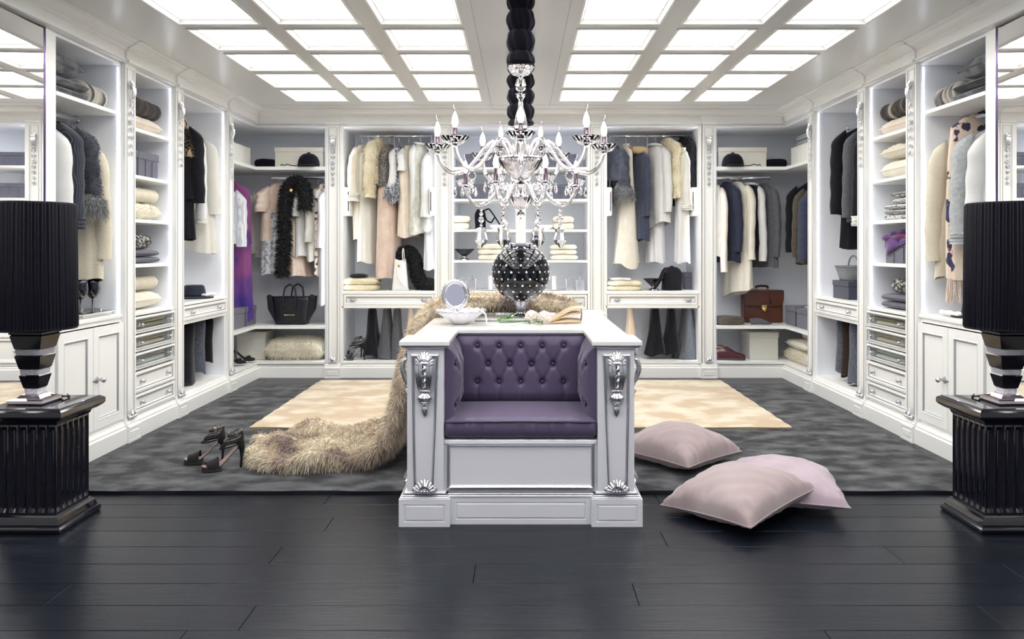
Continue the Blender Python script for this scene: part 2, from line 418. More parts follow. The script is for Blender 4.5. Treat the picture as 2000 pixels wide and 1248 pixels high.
# ================================================================ THE ROOM
XF, XP, XB = -2.34, -2.315, -2.86      # left run: carcass front, pilaster face, back panel (mirrored for the right run)
YF, YP, YB = 6.78, 6.755, 7.30         # back run
ZT, ZC = 2.228, 2.353
YN = -1.2                              # the room goes on behind the camera

# floor planks
fl = MB().box(-3.0, 3.0, YN, 7.4, -.06, -.0125).build('floor', 'plank_gap'); struct(fl)
pm = {}
pw = .1608; y = 2.773-pw*24; row = 0
while y < 6.76:
    x = -2.98-random.random()*1.6
    while x < 2.98:
        L_ = random.choice((1.5, 1.9, 2.3)); a, b_ = max(x, -2.98), min(x+L_, 2.98)
        if b_-a > .05 and y > YN:
            MB().box(a+.0008, b_-.0008, y+.0009, y+pw-.0009, -.012, 0, .0012).build('plank', random.choice(('plank', 'plank', 'plank_dark')), fl)
        x += L_
    y += pw; row += 1
# walls and ceiling
struct(MB().box(-2.92, -2.88, YN, 7.36, 0, 2.5).build('wall_left', 'wall_paint'))
struct(MB().box(2.88, 2.92, YN, 7.36, 0, 2.5).build('wall_right', 'wall_paint'))
struct(MB().box(-2.92, 2.92, 7.32, 7.36, 0, 2.5).build('wall_back', 'wall_paint'))
NR = 11; colx = (-1.848, -1.310, -.760, .307, .861, 1.411)
bx_ = sorted([-2.92, 2.92]+[x+o for x in colx for o in (.003, .447)]); by_ = sorted([YN, 7.36]+[6.30-r*.54-o for r in range(NR) for o in (.003, .447)])
mb = MB(); hole = lambda xc, yc: any(x < xc < x+.45 for x in colx) and any(6.30-r*.54-.45 < yc < 6.30-r*.54 for r in range(NR))
for i in range(len(bx_)-1):
    for j in range(len(by_)-1):
        if not hole((bx_[i]+bx_[i+1])/2, (by_[j]+by_[j+1])/2): mb.add([(bx_[i], by_[j], ZC), (bx_[i], by_[j+1], ZC), (bx_[i+1], by_[j+1], ZC), (bx_[i+1], by_[j], ZC)], [(0, 1, 2, 3)])
mb.box(-2.92, 2.92, YN, 7.36, ZC+.05, ZC+.12); cl = mb.build('ceiling', 'ceiling_paint'); struct(cl)
for s in (-1, 1):
    MB().box(s*.245, s*.249, YN, 6.60, ZC-.0015, ZC+.001).build('ceiling_groove', 'silver_line', cl)
MB().box(-2.2, 2.2, 6.5, 6.503, ZC-.0012, ZC+.001).build('ceiling_groove', 'silver_line', cl)

# ceiling light panels: two fields of three columns, rows running back towards the camera
def light_panel(x0, y1, w_, d_, lab):
    t = thing('ceiling_light', lab, 'ceiling light', 'square light panels in the ceiling')
    MB().framep((x0, y1-d_, ZC), (1, 0, 0), (0, 1, 0), (0, 0, -1), w_, d_, [(0, -.002), (0, .008), (.006, .010), (.012, .008), (.014, .003), (.026, -.012), (.030, -.012), (.032, -.022)], fill=False).build('frame', 'lacquer', t)
    MB().box(x0+.0305, x0+w_-.0305, y1-d_+.0305, y1-.0305, ZC+.020, ZC+.024).build('diffuser', 'panel_light', t)
ordn = ['farthest', 'second', 'third', 'fourth', 'fifth', 'sixth', 'seventh', 'eighth', 'ninth', 'tenth', 'eleventh', 'twelfth']
cols = [(-1.848, 'outer left'), (-1.310, 'middle left'), (-.760, 'inner left'), (.307, 'inner right'), (.861, 'middle right'), (1.411, 'outer right')]
for r in range(11):
    for x0, cn in cols:
        lab = f'white framed square light panel, {cn} column, {ordn[r]} row from the back wall' if r else f'white framed square light panel, {cn} column, nearest the back wall'
        light_panel(x0, 6.30-r*.54, .450, .450, lab)

# cornice and frieze round three sides
corn = [(0, ZT), (.014, ZT), (.014, ZT+.014), (.004, ZT+.018), (0, ZT+.022), (0, ZT+.070), (.012, ZT+.074), (.016, ZT+.084), (.030, ZT+.092), (.052, ZT+.102), (.060, ZT+.106), (.062, ZT+.116), (.085, ZT+.118), (.085, ZC), (-.03, ZC), (-.03, ZT)]
def run_side(prof, sx, x, y0, y1c, name, m, back):
    R = [[(x+a, y0, z) for a, z in prof], [(x+a, y1c-a, z) for a, z in prof]]
    o = MB().rings(R, True, True, True).build(name, m, sx=sx, smooth=.5); return struct(o)
def run_back(prof, xc, y, name, m):
    R = [[(-xc+a, y-a, z) for a, z in prof], [(xc-a, y-a, z) for a, z in prof]]
    return struct(MB().rings(R, True, True, True).build(name, m, smooth=.5))
tr = [run_side(corn, 1, XP, 2.90, YP, 'trim_1', 'lacquer', True), run_back(corn, -XP, YP, 'trim_2', 'lacquer'), run_side(corn, -1, XP, 2.90, YP, 'trim_3', 'lacquer', True)]
# thin silver bead along the cornice's lower edge
bead = [(.0142, ZT+.002), (.0165, ZT+.002), (.0165, ZT+.006), (.0142, ZT+.006)]
for i, o in enumerate(tr):
    if i == 1: b = run_back(bead, -XP, YP, 'bead', 'silver_line')
    else: b = run_side(bead, 1 if i == 0 else -1, XP, 2.90, YP, 'bead', 'silver_line', True)
    b.parent = o; del b['kind']
# plinth
XPL, YPL = -2.30, 6.76
base = [(0, 0), (0, .088), (-.004, .092), (-.010, .096), (-.006, .104), (-.010, .112), (-.022, .118), (-.022, .124), (-.06, .124), (-.06, 0)]
bl = run_side(base, 1, XPL, 3.70, YPL, 'baseboard_left', 'lacquer', True)
bb = run_back(base, -XPL, YPL, 'baseboard_back', 'lacquer')
br = run_side(base, -1, XPL, 3.70, YPL, 'baseboard_right', 'lacquer', True)

# carved pilasters (local: width along x, facing -y, front face at y=0)
def ornament_top(mb):
    # scrolled capital
    for k in range(5):
        a = (k-2)*.42; mb.tube([(0, -.004, 2.085), (math.sin(a)*.016, -.016, 2.10+math.cos(a)*.012), (math.sin(a)*.030, -.010, 2.108+math.cos(a)*.030)], [.006, .006, .003], 6)
    for k in range(5): mb.tube([((k-2)*.0085, -.020, 2.095), ((k-2)*.0075, -.024, 2.06), ((k-2)*.0065, -.012, 2.02)], [.0042, .0045, .003], 6)
    mb.ell((0, -.012, 2.10), .026, .012, .008); mb.ell((0, -.010, 2.016), .020, .009, .006)
    # falling flowers and leaves
    z = 1.985
    for k in range(7):
        r = .0165-.0012*k
        if k % 3 == 2:
            for q in range(6): mb.ell((math.cos(q*PI/3)*r*.9, -.007, z+math.sin(q*PI/3)*r*.9), r*.5, .006, r*.5, 8, 5)
            mb.ell((0, -.011, z), r*.4, .006, r*.4, 8, 5)
        else:
            for s in (-1, 1):
                mb.tube([(0, -.004, z+.016), (s*r*.9, -.010, z+.008), (s*r*1.1, -.006, z-.010)], [.003, .005, .0015], 6)
            mb.tube([(0, -.005, z+.018), (random.uniform(-.006, .006), -.011, z), (0, -.004, z-.018)], [.003, .005, .002], 6)
        z -= .047
    return mb
def ornament_foot(mb):
    for k in range(5):
        a = (k-2)*.45; mb.tube([(0, -.006, .150), (math.sin(a)*.018, -.020, .150+math.cos(a)*.018), (math.sin(a)*.024, -.012, .152+math.cos(a)*.042)], [.008, .008, .003], 6)
    for k in range(7): mb.ell(((k-3)*.011, -.014, .142), .006, .010, .008, 8, 5)
    for s in (-1, 1): mb.ell((s*.030, -.010, .146), .010, .010, .010, 8, 6)
    return mb
_o1 = ornament_top(MB()); _o2 = ornament_foot(MB())
def make_pilaster(w_):
    t = thing('pilaster', 'x', 'pilaster', 'carved pilasters between the wardrobe bays'); h = w_/2
    mb = MB().framep((-h, 0, .125), (1, 0, 0), (0, 0, 1), (0, -1, 0), w_, ZT-.125, [(0, -.028), (0, 0), (.012, 0), (.016, -.004), (.020, -.001), (.026, -.001), (.029, -.008)])
    mb.build('shaft', 'lacquer', t)
    for s in (-1, 1): MB().box(s*(h-.0175), s*(h-.0205), -.0015, .002, .15, ZT-.025).build('silver_bead', 'silver_line', t)
    _o1.build('carved_garland', 'silver', t, .9); _o2.build('carved_foot', 'silver', t, .9)
    # plinth block and frieze block
    MB().framep((-h-.014, -.003, 0), (1, 0, 0), (0, 0, 1), (0, -1, 0), w_+.028, .090, [(0, -.06), (0, .024), (.016, .024), (.019, .019), (.024, .019), (.027, .026)]).build('plinth_block', 'lacquer', t)
    MB().prism([(0, .088), (-.030, .088), (-.026, .098), (-.016, .102), (-.018, .112), (-.008, .118), (-.008, .1255), (0, .1255)], (-h-.014, 0, 0), (h+.014, 0, 0), (0, 1, 0), (0, 0, 1)).build('plinth_moulding', 'lacquer', t)
    fp = [(.02, ZT-.002)]+[(-a-.014, z) for a, z in corn[1:13]]+[(-.099, ZC-.001), (.02, ZC-.001)]
    MB().prism(fp, (-h-.01, 0, 0), (h+.01, 0, 0), (0, 1, 0), (0, 0, 1)).build('frieze_block', 'lacquer', t)
    t['placed'] = 1
    return t
p_side = make_pilaster(.118); p_back = make_pilaster(.112)
def place(o, x, y, rz, lab): o.location = (x, y, 0); o.rotation_euler = (0, 0, rz); o['label'] = lab
pil_names = ['between the door cabinet and the shelf tower', 'between the shelf tower and the hanging bay', 'between the hanging bay and the corner']
first = True
for sx, sd in ((1, 'left'), (-1, 'right')):
    for k, yc in enumerate((4.558, 5.222, 6.137)):
        o = p_side if first else copy_tree(p_side); first = False
        place(o, sx*XP, yc, sx*PI/2, f'white pilaster with silver carved garland, {sd} run, {pil_names[k]}')
first = True
for x, lab in ((-1.651, 'white carved pilaster on the back run, left of the cream gowns'), (-.671, 'white carved pilaster on the back run, left edge of the central shelves'), (.671, 'white carved pilaster on the back run, right edge of the central shelves'), (1.655, 'white carved pilaster on the back run, beside the riding cap, right')):
    o = p_back if first else copy_tree(p_back); first = False
    place(o, x, YP, 0, lab)

# ---------------------------------------------------------------- fitted units
def knob(c, n, parent, sx=1, r=.013):
    """round cut knob with rose; c on the face, n outward normal"""
    c, n = Vector(c), Vector(n); q = n.to_track_quat('Z', 'Y').to_matrix().to_4x4()
    mb = MB().lathe([(.011, 0), (.011, .003), (.005, .005), (.005, .012), (r*.75, .014), (r, .020), (r*.8, .027), (r*.35, .030)], n=10)
    mb.xf(Matrix.Translation(c)@q); return mb.build('knob', 'silver', parent, .6, sx=sx)
def cup_pull(c, parent):
    mb = MB(); mb.ell((0, -.010, 0), .030, .014, .006, 14, 6); mb.ell((0, -.012, -.006), .020, .010, .008, 12, 6)
    mb.box(-.024, .024, -.006, 0, -.004, .004); mb.xf(Matrix.Translation(Vector(c))); return mb.build('cup_handle', 'silver', parent, True)
def ornate_knob(c, n, parent, sx=1):
    c = Vector(c); n = Vector(n); q = n.to_track_quat('Z', 'Y').to_matrix().to_4x4(); mb = MB()
    mb.lathe([(.016, 0), (.017, .004), (.006, .008)], n=12, mod=lambda a, z: 1+.12*math.cos(6*a)); mb.lathe([(.005, .006), (.004, .020), (.009, .026), (.015, .034), (.016, .040), (.011, .048), (.004, .052)], n=8)
    for s in (-1, 1):
        for k in range(3): mb.ell((0, s*(.018+.007*k), .003), .008-.0018*k, .007, .004, 8, 5)
    mb.xf(Matrix.Translation(c)@q@Matrix.Rotation(PI/2 if abs(n.x) > .5 else 0, 4, 'Z')); return mb.build('ornate_knob', 'silver_line', parent, .6, sx=sx)
PANEL = [(0, 0), (0, .018), (.014, .020), (.018, .017), (.022, .013), (.030, .010), (.033, .006)]
def front(parent, name, o, u, v, n, w_, h_, sx=1, prof=PANEL, line=True):
    d = MB().framep(o, u, v, n, w_, h_, prof).build(name, 'lacquer', parent, sx=sx)
    if line:
        i = min(.0215, h_*.3)
        MB().framep(Vector(o)+Vector(n)*.0002, u, v, n, w_, h_, [(i-.004, .0150), (i, .0150), (i+.003, .0135), (i+.006, .0122)], fill=False).build('silver_bead', 'silver_line', d, sx=sx)
    return d
def led(parent, x, y, z0, z1, sx):
    mb = MB(); z = z0
    while z < z1: mb.box(x-.0014, x+.0014, y-.0030, y+.0005, z, z+.0095); z += .0165
    return mb.build('led_or_fill_strip', 'led', parent, sx=sx)
def fill_strip(parent, x, y, z0, z1, sx=1, m='fill_glow'):
    """added glowing strip hidden behind a front stile, there to brighten the bay"""
    mb = MB(); z = z0
    while z < z1: mb.box(x-.0012, x+.0012, y-.0032, y+.0052, z, z+.0125); z += .0165
    return mb.build('led_or_fill_strip', m, parent, sx=sx)
def carcass_side(t, y0, y1, sx, z0=.124, z1=ZT-.001):
    MB().box(XB, XF, y0, y0+.016, z0, z1).build('side_panel', 'laminate', t, sx=sx)
    MB().box(XB, XF, y1-.016, y1, z0, z1).build('side_panel', 'laminate', t, sx=sx)
    MB().box(XB-.015, XB, y0, y1, z0, z1).build('back_panel', 'laminate', t, sx=sx)
    MB().box(XB, XF, y0+.016, y1-.016, z1-.018, z1).build('top_panel', 'laminate', t, sx=sx)
    MB().box(XB, XF, y0+.016, y1-.016, z0, z0+.018).build('bottom_panel', 'lacquer', t, sx=sx)
def shelf_s(t, y0, y1, z, sx, th=.022, m='lacquer'):
    return MB().box(XB, XF+.004, y0+.016, y1-.016, z-th, z, .002).build('shelf', m, t, sx=sx)
def rod(name, lab, p0, p1, sx=1, flat=True):
    t = thing(name, lab, 'clothes rail', 'chrome clothes rails'); p0, p1 = Vector(p0), Vector(p1)
    d = (p1-p0).normalized(); b = d.cross(Vector((0, 0, 1)))
    R = [[tuple(p+b*(.008*math.cos(a))+Vector((0, 0, 1))*(.014*math.sin(a))) for a in [2*PI*k/12 for k in range(12)]] for p in (p0, p1)]
    MB().rings(R, True, True, True).build('rail', 'chrome', t, .6, sx=sx)
    for p in (p0, p1):
        q = p-d*.0 ; R = [[tuple(q+d*s+b*(.014*math.cos(a))+Vector((0, 0, 1))*(.022*math.sin(a))) for a in [2*PI*k/12 for k in range(12)]] for s in (-.004, .004)]
        MB().rings(R, True, True, True).build('bracket', 'chrome', t, .6, sx=sx)
    return t
ROD_X = -2.585
NB1, NB2, NB3 = (3.85, 4.497), (4.619, 5.161), (5.283, 6.076)
Z1 = 1.934; Z1C = .757
S2 = (1.873, 1.587, 1.319, 1.044); Z2C = .750
Z3C = .762
CSH = (.455, 1.862)
def side_run(sx, sd):
    ux, vz, nx = (0, 1, 0), (0, 0, 1), (1, 0, 0)
    # bay 1: hanging over a two-door cupboard
    a, b = NB1
    t = thing('wardrobe_cabinet', f'white {sd} wardrobe bay with hanging rail over a two-door cupboard, beside the mirror', 'wardrobe')
    carcass_side(t, a, b, sx); shelf_s(t, a, b, Z1, sx)
    MB().box(XB, XF+.012, a+.002, b-.002, Z1C-.022, Z1C, .004).build('counter', 'lacquer', t, sx=sx)
    m = (a+b)/2+.0
    MB().box(XF-.02, XF, a+.016, b-.016, Z1C-.045, Z1C-.022).build('rail', 'lacquer', t, sx=sx)
    DP = [(0, 0), (0, .018), (.045, .018), (.049, .021), (.056, .016), (.062, .008), (.070, .008)]
    for (p, q, kn) in ((a+.006, m-.002, None), (m+.002, b-.006, m+.030)):
        d = MB().framep((XF, p, .146), ux, vz, nx, q-p, Z1C-.052-.146, DP).build('door', 'lacquer', t, sx=sx)
        MB().framep((XF+.0002, p, .146), ux, vz, nx, q-p, Z1C-.052-.146, [(.054, .0180), (.058, .0140), (.0605, .0105)], fill=False).build('silver_bead', 'silver_line', d, sx=sx)
        if kn: ornate_knob((XF+.018, kn, .42), nx, d, sx)
    led(t, XF-.010, b-.0165, Z1C+.01, ZT-.03, sx)
    # tall stile that ends the run, and mirror door
    st = struct(MB().box(XB, XF+.006, 3.772, 3.848, .124, ZT).build('trim_4' if sx == 1 else 'trim_5', 'lacquer', sx=sx))
    mr = thing('mirror', f'tall {sd} mirror panel with thin dark purple metal edge, behind the lamp', 'mirror')
    h = Vector((XF+.006, 3.768, 0)); dn = Vector((.035, -1, 0)).normalized(); nn = Vector((dn.y*-1, dn.x, 0)); L2 = .86
    def quadbox(s0, s1, d0, d1, z0, z1):
        mb = MB(); mb.box(s0, s1, d0, d1, z0, z1)
        mb.v = [tuple(h+dn*p[0]+nn*p[1]+Vector((0, 0, p[2]))) for p in mb.v]; return mb
    quadbox(.006, L2, -.012, 0, .06, 2.216).build('glass', 'mirror', mr, sx=sx)
    quadbox(0, .006, -.016, .004, .05, 2.222).build('edge_strip', 'purple_edge', mr, sx=sx); quadbox(-.003, 0, -.016, .003, .05, 2.222).build('edge_strip', 'chrome', mr, sx=sx)
    quadbox(0, L2, -.030, -.013, .05, 2.222).build('backing', 'lacquer', mr, sx=sx)
    # bay 2: shelves over drawers
    a, b = NB2
    t = thing('shelf_tower', f'white {sd} shelf tower with three glass-fronted drawers and two plain drawers', 'shelving')
    carcass_side(t, a, b, sx)
    for z in S2: shelf_s(t, a, b, z, sx)
    MB().box(XB, XF+.012, a+.002, b-.002, Z2C-.020, Z2C, .004).build('counter', 'lacquer', t, sx=sx)
    MB().box(XB+.03, XF-.03, a+.03, b-.03, .15, .385).build('drawer_box', 'laminate', t, sx=sx)
    for k, (z0, z1) in enumerate(((.622, .722), (.512, .612), (.402, .502))):
        d = MB().framep((XF, a+.004, z0), ux, vz, nx, b-a-.008, z1-z0, [(0, 0), (0, .018), (.010, .020), (.016, .015), (.020, .010), (.020, 0)], fill=False).build('glass_drawer', 'lacquer', t, sx=sx)
        MB().framep((XF+.0003, a+.004, z0), ux, vz, nx, b-a-.008, z1-z0, [(.012, .0205), (.016, .0160), (.018, .0130)], fill=False).build('silver_bead', 'silver_line', d, sx=sx)
        MB().box(XF+.003, XF+.006, a+.022, b-.022, z0+.018, z1-.018).build('pane', 'drawer_glass', d, sx=sx)
        MB().box(XB+.05, XF-.004, a+.02, b-.02, z0-.002, z0+.006).build('drawer_floor', 'laminate', d, sx=sx)
        for s in (.15, .85): knob((XF+.006, a+(b-a)*s, (z0+z1)/2), nx, d, sx, .012)
    for k, (z0, z1) in enumerate(((.262, .390), (.140, .254))):
        d = front(t, 'drawer', (XF, a+.004, z0), ux, vz, nx, b-a-.008, z1-z0, sx)
        for s in (.18, .82): knob((XF+.006, a+(b-a)*s, (z0+z1)/2), nx, d, sx, .013)
    led(t, XF-.010, b-.0165, Z2C+.01, ZT-.03, sx)
    # bay 3: hanging over one drawer and trousers
    a, b = NB3
    t = thing('hanging_wardrobe', f'white {sd} hanging wardrobe bay with one wide drawer above the trouser space', 'wardrobe')
    carcass_side(t, a, b, sx)
    MB().box(XB, XF+.012, a+.002, b-.002, Z3C-.020, Z3C, .004).build('counter', 'lacquer', t, sx=sx)
    d = front(t, 'drawer', (XF, a+.006, .638), ux, vz, nx, b-a-.012, .098, sx)
    for s in (.20, .80): knob((XF+.006, a+(b-a)*s, .687), nx, d, sx, .014)
    MB().box(XB+.03, XF-.001, a+.02, b-.02, .640, .735).build('drawer_box', 'laminate', t, sx=sx)
    MB().box(XF-.03, XF+.008, a+.002, b-.002, .610, .636, .003).build('rail', 'lacquer', t, sx=sx)
    led(t, XF-.010, b-.0165, Z3C+.01, ZT-.03, sx)
    # corner: L-shaped open unit
    a = 6.198
    t = thing('corner_unit', f'white {sd} corner unit with L-shaped shelves and two clothes rails', 'shelving')
    xe = -1.595-.118
    MB().box(XB, XF, a-.0, a+.016, .124, ZT-.001).build('side_panel', 'laminate', t, sx=sx)
    MB().box(XB-.015, XB, a, YB, .124, ZT-.001).build('back_panel', 'laminate', t, sx=sx)
    MB().box(XB, xe, YB, YB+.015, .124, ZT-.001).build('back_panel', 'laminate', t, sx=sx)
    MB().box(xe-.016, xe, YF, YB, .124, ZT-.001).build('side_panel', 'laminate', t, sx=sx)
    def ell_shelf(z, th, nm, xo=0, m='lacquer'):
        P = [(XB, a+.016), (XF+xo, a+.016), (XF+xo, YF-xo), (xe-.016, YF-xo), (xe-.016, YB), (XB, YB)]
        MB().rings([[(x, y, z-th) for x, y in P], [(x, y, z) for x, y in P]], True, True, True).build(nm, m, t, sx=sx)
    fill_strip(t, xe-.0175, YF+.014, .16, ZT-.04, sx, 'led'); led(t, XF-.012, a+.0195, .16, ZT-.04, sx)  # both strips added to brighten the corner
    ell_shelf(.142, .018, 'bottom_panel', .03); ell_shelf(CSH[0], .026, 'shelf'); ell_shelf(CSH[1], .028, 'shelf'); ell_shelf(ZT-.002, .018, 'top_panel', 0, 'laminate')
    rod('clothes_rail', f'chrome clothes rail in the {sd} corner along the back wall', (-2.27, 7.02, 1.785), (xe-.016, 7.02, 1.785), sx)
    rod('clothes_rail', f'chrome clothes rail in the {sd} corner along the side wall', (ROD_X, 6.214, 1.79), (ROD_X, 6.80, 1.79), sx)
    rod('clothes_rail', f'chrome clothes rail in the {sd} hanging wardrobe', (ROD_X, NB3[0]+.016, 2.09), (ROD_X, NB3[1]-.016, 2.09), sx)
    rod('clothes_rail', f'chrome clothes rail under the top shelf of the {sd} door cabinet', (ROD_X, NB1[0]+.016, 1.888), (ROD_X, NB1[1]-.016, 1.888), sx)
side_run(1, 'left'); side_run(-1, 'right')
# back run: two hanging bays with wardrobe lifts, the central shelves
BSH = (1.858, 1.577, 1.306, 1.034); ZBC = .762
def back_bay(sx, sd):
    x0, x1 = -1.592, -.730
    t = thing('back_wardrobe', f'white {sd} back wardrobe with pull-down rail, one wide drawer and trouser space', 'wardrobe')
    for a in (x0, x1-.018): MB().box(a, a+.018, YF, YB, .124, ZT-.001).build('side_panel', 'laminate', t, sx=sx)
    MB().box(x0, x1, YB, YB+.015, .124, ZT-.001).build('back_panel', 'laminate', t, sx=sx)
    MB().box(x0+.018, x1-.018, YF, YB, ZT-.02, ZT-.001).build('top_panel', 'laminate', t, sx=sx)
    MB().box(x0+.018, x1-.018, YF-.01, YB, .124, .142).build('bottom_panel', 'lacquer', t, sx=sx)
    for a, b in ((x0, x0+.03), (x1-.03, x1)): MB().box(a, b, YF-.018, YF, .124, ZT-.001).build('stile', 'lacquer', t, sx=sx)
    MB().box(x0+.018, x1-.018, YF-.022, YB, ZBC-.028, ZBC, .004).build('counter', 'lacquer', t, sx=sx)
    d = front(t, 'drawer', (x0+.034, YF, .640), (1, 0, 0), (0, 0, 1), (0, -1, 0), x1-x0-.068, .092, sx)
    for s in (.13, .86):
        o = cup_pull((sx*(x0+(x1-x0)*s), YF-.010, .690), d)
    MB().box(x0+.04, x1-.04, YF+.002, YB-.05, .642, .732).build('drawer_box', 'laminate', t, sx=sx)
    MB().box(x0+.018, x1-.018, YF-.018, YF+.02, .612, .638, .003).build('rail', 'lacquer', t, sx=sx)
    for xx in (x0+.0195, x1-.0195): fill_strip(t, xx, YF+.012, ZBC+.02, ZT-.04, sx)  # added strips, tucked behind the stiles to lighten the back panel
    for xx in (x0+.0195, x1-.0195): fill_strip(t, xx, YF+.030, .16, .60, sx)  # more added strips, lightening the trouser space
    q = thing('wardrobe_lift', f'pull-down chrome rail with white gear boxes in the {sd} back wardrobe', 'wardrobe lift')
    zr = 2.165
    MB().tube([(x0+.085, 7.02, zr), (x1-.085, 7.02, zr)], .010, 10).build('rail', 'chrome', q, True, sx=sx)
    for x in (x0+.085, x1-.085):
        MB().tube([(x, 7.02, zr), (x, 7.02, 1.64)], .008, 8).build('arm', 'chrome', q, True, sx=sx)
    for s, x in ((1, x0+.018), (-1, x1-.018)):
        g = MB().box(x, x+s*.062, 6.80, 6.97, 1.43, 1.68, .008).build('gear_box', 'white_leather', q, sx=sx)
        MB().box(x+s*.044, x+s*.051, 6.798, 6.802, 1.47, 1.64).build('slot', 'plank_gap', g, sx=sx)
    MB().tube([((x0+x1)/2+.01, 6.99, zr), ((x0+x1)/2+.01, 6.97, 1.55)], .008, 8).build('pull_rod', 'chrome', q, True, sx=sx)
    return zr
ZR_BACK = back_bay(1, 'left'); back_bay(-1, 'right')
t = thing('central_shelves', 'white central shelving between the back wardrobes, divided by a post, over drawers', 'shelving')
x1 = .612
for a in (-x1, x1-.018): MB().box(a, a+.018, YF, YB, .124, ZT-.001).build('side_panel', 'laminate', t)
MB().box(-x1, x1, YB, YB+.015, .124, ZT-.001).build('back_panel', 'laminate', t)
MB().box(-x1, x1, YF, YB, ZT-.02, ZT-.001).build('top_panel', 'laminate', t)
MB().box(-x1, x1, YF-.01, YB, .124, .142).build('bottom_panel', 'lacquer', t)
for s in (-1, 1): MB().box(s*x1, s*(x1-.022), YF-.018, YF, .124, ZT-.001).build('stile', 'lacquer', t)
for z in BSH: MB().box(-x1+.018, x1-.018, YF+.01, YB, z-.020, z, .002).build('shelf', 'lacquer', t)
for xx in (-x1+.0195, -.034, .034, x1-.0195): fill_strip(t, xx, YF+.003 if abs(xx) < .1 else YF+.006, ZBC+.02, ZT-.04)  # strips added behind stiles and post to lighten these shelves
MB().framep((-.044, YF-.012, ZBC), (1, 0, 0), (0, 0, 1), (0, -1, 0), .088, ZT-.02-ZBC, [(0, -.006), (0, 0), (.030, 0), (.036, -.006), (.042, -.002)]).build('post', 'lacquer', t)
MB().box(-x1+.016, x1-.016, YF-.022, YB, ZBC-.028, ZBC, .004).build('counter', 'lacquer', t)
for s in (-1, 1):
    for z0, z1 in ((.600, .730), (.370, .590), (.146, .360)):
        d = front(t, 'drawer', ((.006 if s == 1 else -.584), YF, z0), (1, 0, 0), (0, 0, 1), (0, -1, 0), .578, z1-z0)
        for q in ((.12, .85) if s == -1 else (.15, .88)): cup_pull(((.006 if s == 1 else -.584)+.578*q, YF-.010, (z0+z1)/2), d)
MB().box(-x1+.03, x1-.03, YF+.004, YB-.05, .146, .732).build('drawer_box', 'laminate', t)

# ---------------------------------------------------------------- rugs
def rug(name, lab, x0, x1, y0, y1, z0, th, m, me_):
    t = thing(name, lab, 'rug'); nx, ny = 40, 24
    mb = MB(); vs = []; fs = []
    for i in range(nx+1):
        for j in range(ny+1):
            a, b = i/nx, j/ny; x = x0+(x1-x0)*a; y = y0+(y1-y0)*b
            if i in (0, nx): x += .004*math.sin(b*60)
            if j in (0, ny): y += .004*math.sin(a*70)
            e = 0 if i in (0, nx) or j in (0, ny) else 1
            vs.append((x, y, z0+th*(1 if e else .75)+.0012*math.sin(a*50+b*31)))
    for i in range(nx):
        for j in range(ny): k = i*(ny+1)+j; fs.append((k, k+ny+1, k+ny+2, k+1))
    mb.add(vs, fs); mb.build('pile', m, t, True)
    MB().box(x0+.003, x1-.003, y0+.003, y1-.003, z0, z0+th*.7).build('backing', me_, t)
    return t
rug('area_rug', 'large charcoal mottled rug covering the dark plank floor', -2.21, 2.21, 3.56, 6.34, .0006, .020, 'rug_dark', 'rug_edge')
rug('cream_rug', 'cream mottled rug lying on the charcoal rug behind the island', -1.68, 1.68, 4.75, 6.46, .0212, .016, 'rug_cream', 'rug_edge_tan')
RZ = .021
# ================================================================ ISLAND
I = 'island_lacquer'
isl = thing('vanity_island', 'white island table with built-in purple tufted seat and silver carved posts', 'island')
Y0, Y1 = 3.165, 4.685
def poly_slab(P, z0, z1, m, nm, parent, sx=1):
    return MB().rings([[(x, y, z0) for x, y in P], [(x, y, z1) for x, y in P]], True, True, True).build(nm, m, parent, sx=sx)
def top_outline(e):
    h1, h2, n = .497+e, .470+e, .292-e
    ya, yb = 3.138-e, 4.712+e
    return [(-h1, ya), (-n, ya), (-n+.0, ya+.0), (-n, 3.60-e), (n, 3.60-e), (n, ya), (h1, ya), (h1, 3.36+e), (h2, 3.36+e), (h2, 4.48-e), (h1, 4.48-e), (h1, yb), (-h1, yb), (-h1, 4.48-e), (-h2, 4.48-e), (-h2, 3.36+e), (-h1, 3.36+e)]
R = []
for e, z in ((-.006, .7395), (0, .743), (0, .757), (-.003, .762), (-.006, .763)):
    R.append([(x, y, z) for x, y in top_outline(e)])
MB().rings(R, True, True, True).build('table_top', 'island_top', isl)
R = [[(x, y, z) for x, y in top_outline(e)] for e, z in ((-.034, .7245), (-.026, .7255), (-.020, .7300), (-.011, .7325), (-.007, .7370), (-.006, .7396))]
MB().rings(R, True, True, True).build('silver_edge', 'silver', isl)
for s in (1, -1):
    MB().box(-.468, -.318, Y0, 3.60, .10, .725).build('front_post', I, isl, sx=s)
    MB().box(-.450, -.318, 3.60, Y1, .10, .725).build('side_panel', I, isl, sx=s)
    MB().box(-.468, -.318, 4.52, Y1+.005, .10, .724).build('rear_post', I, isl, sx=s)
MB().box(-.319, .319, 3.62, Y1-.02, .10, .725).build('core', I, isl)
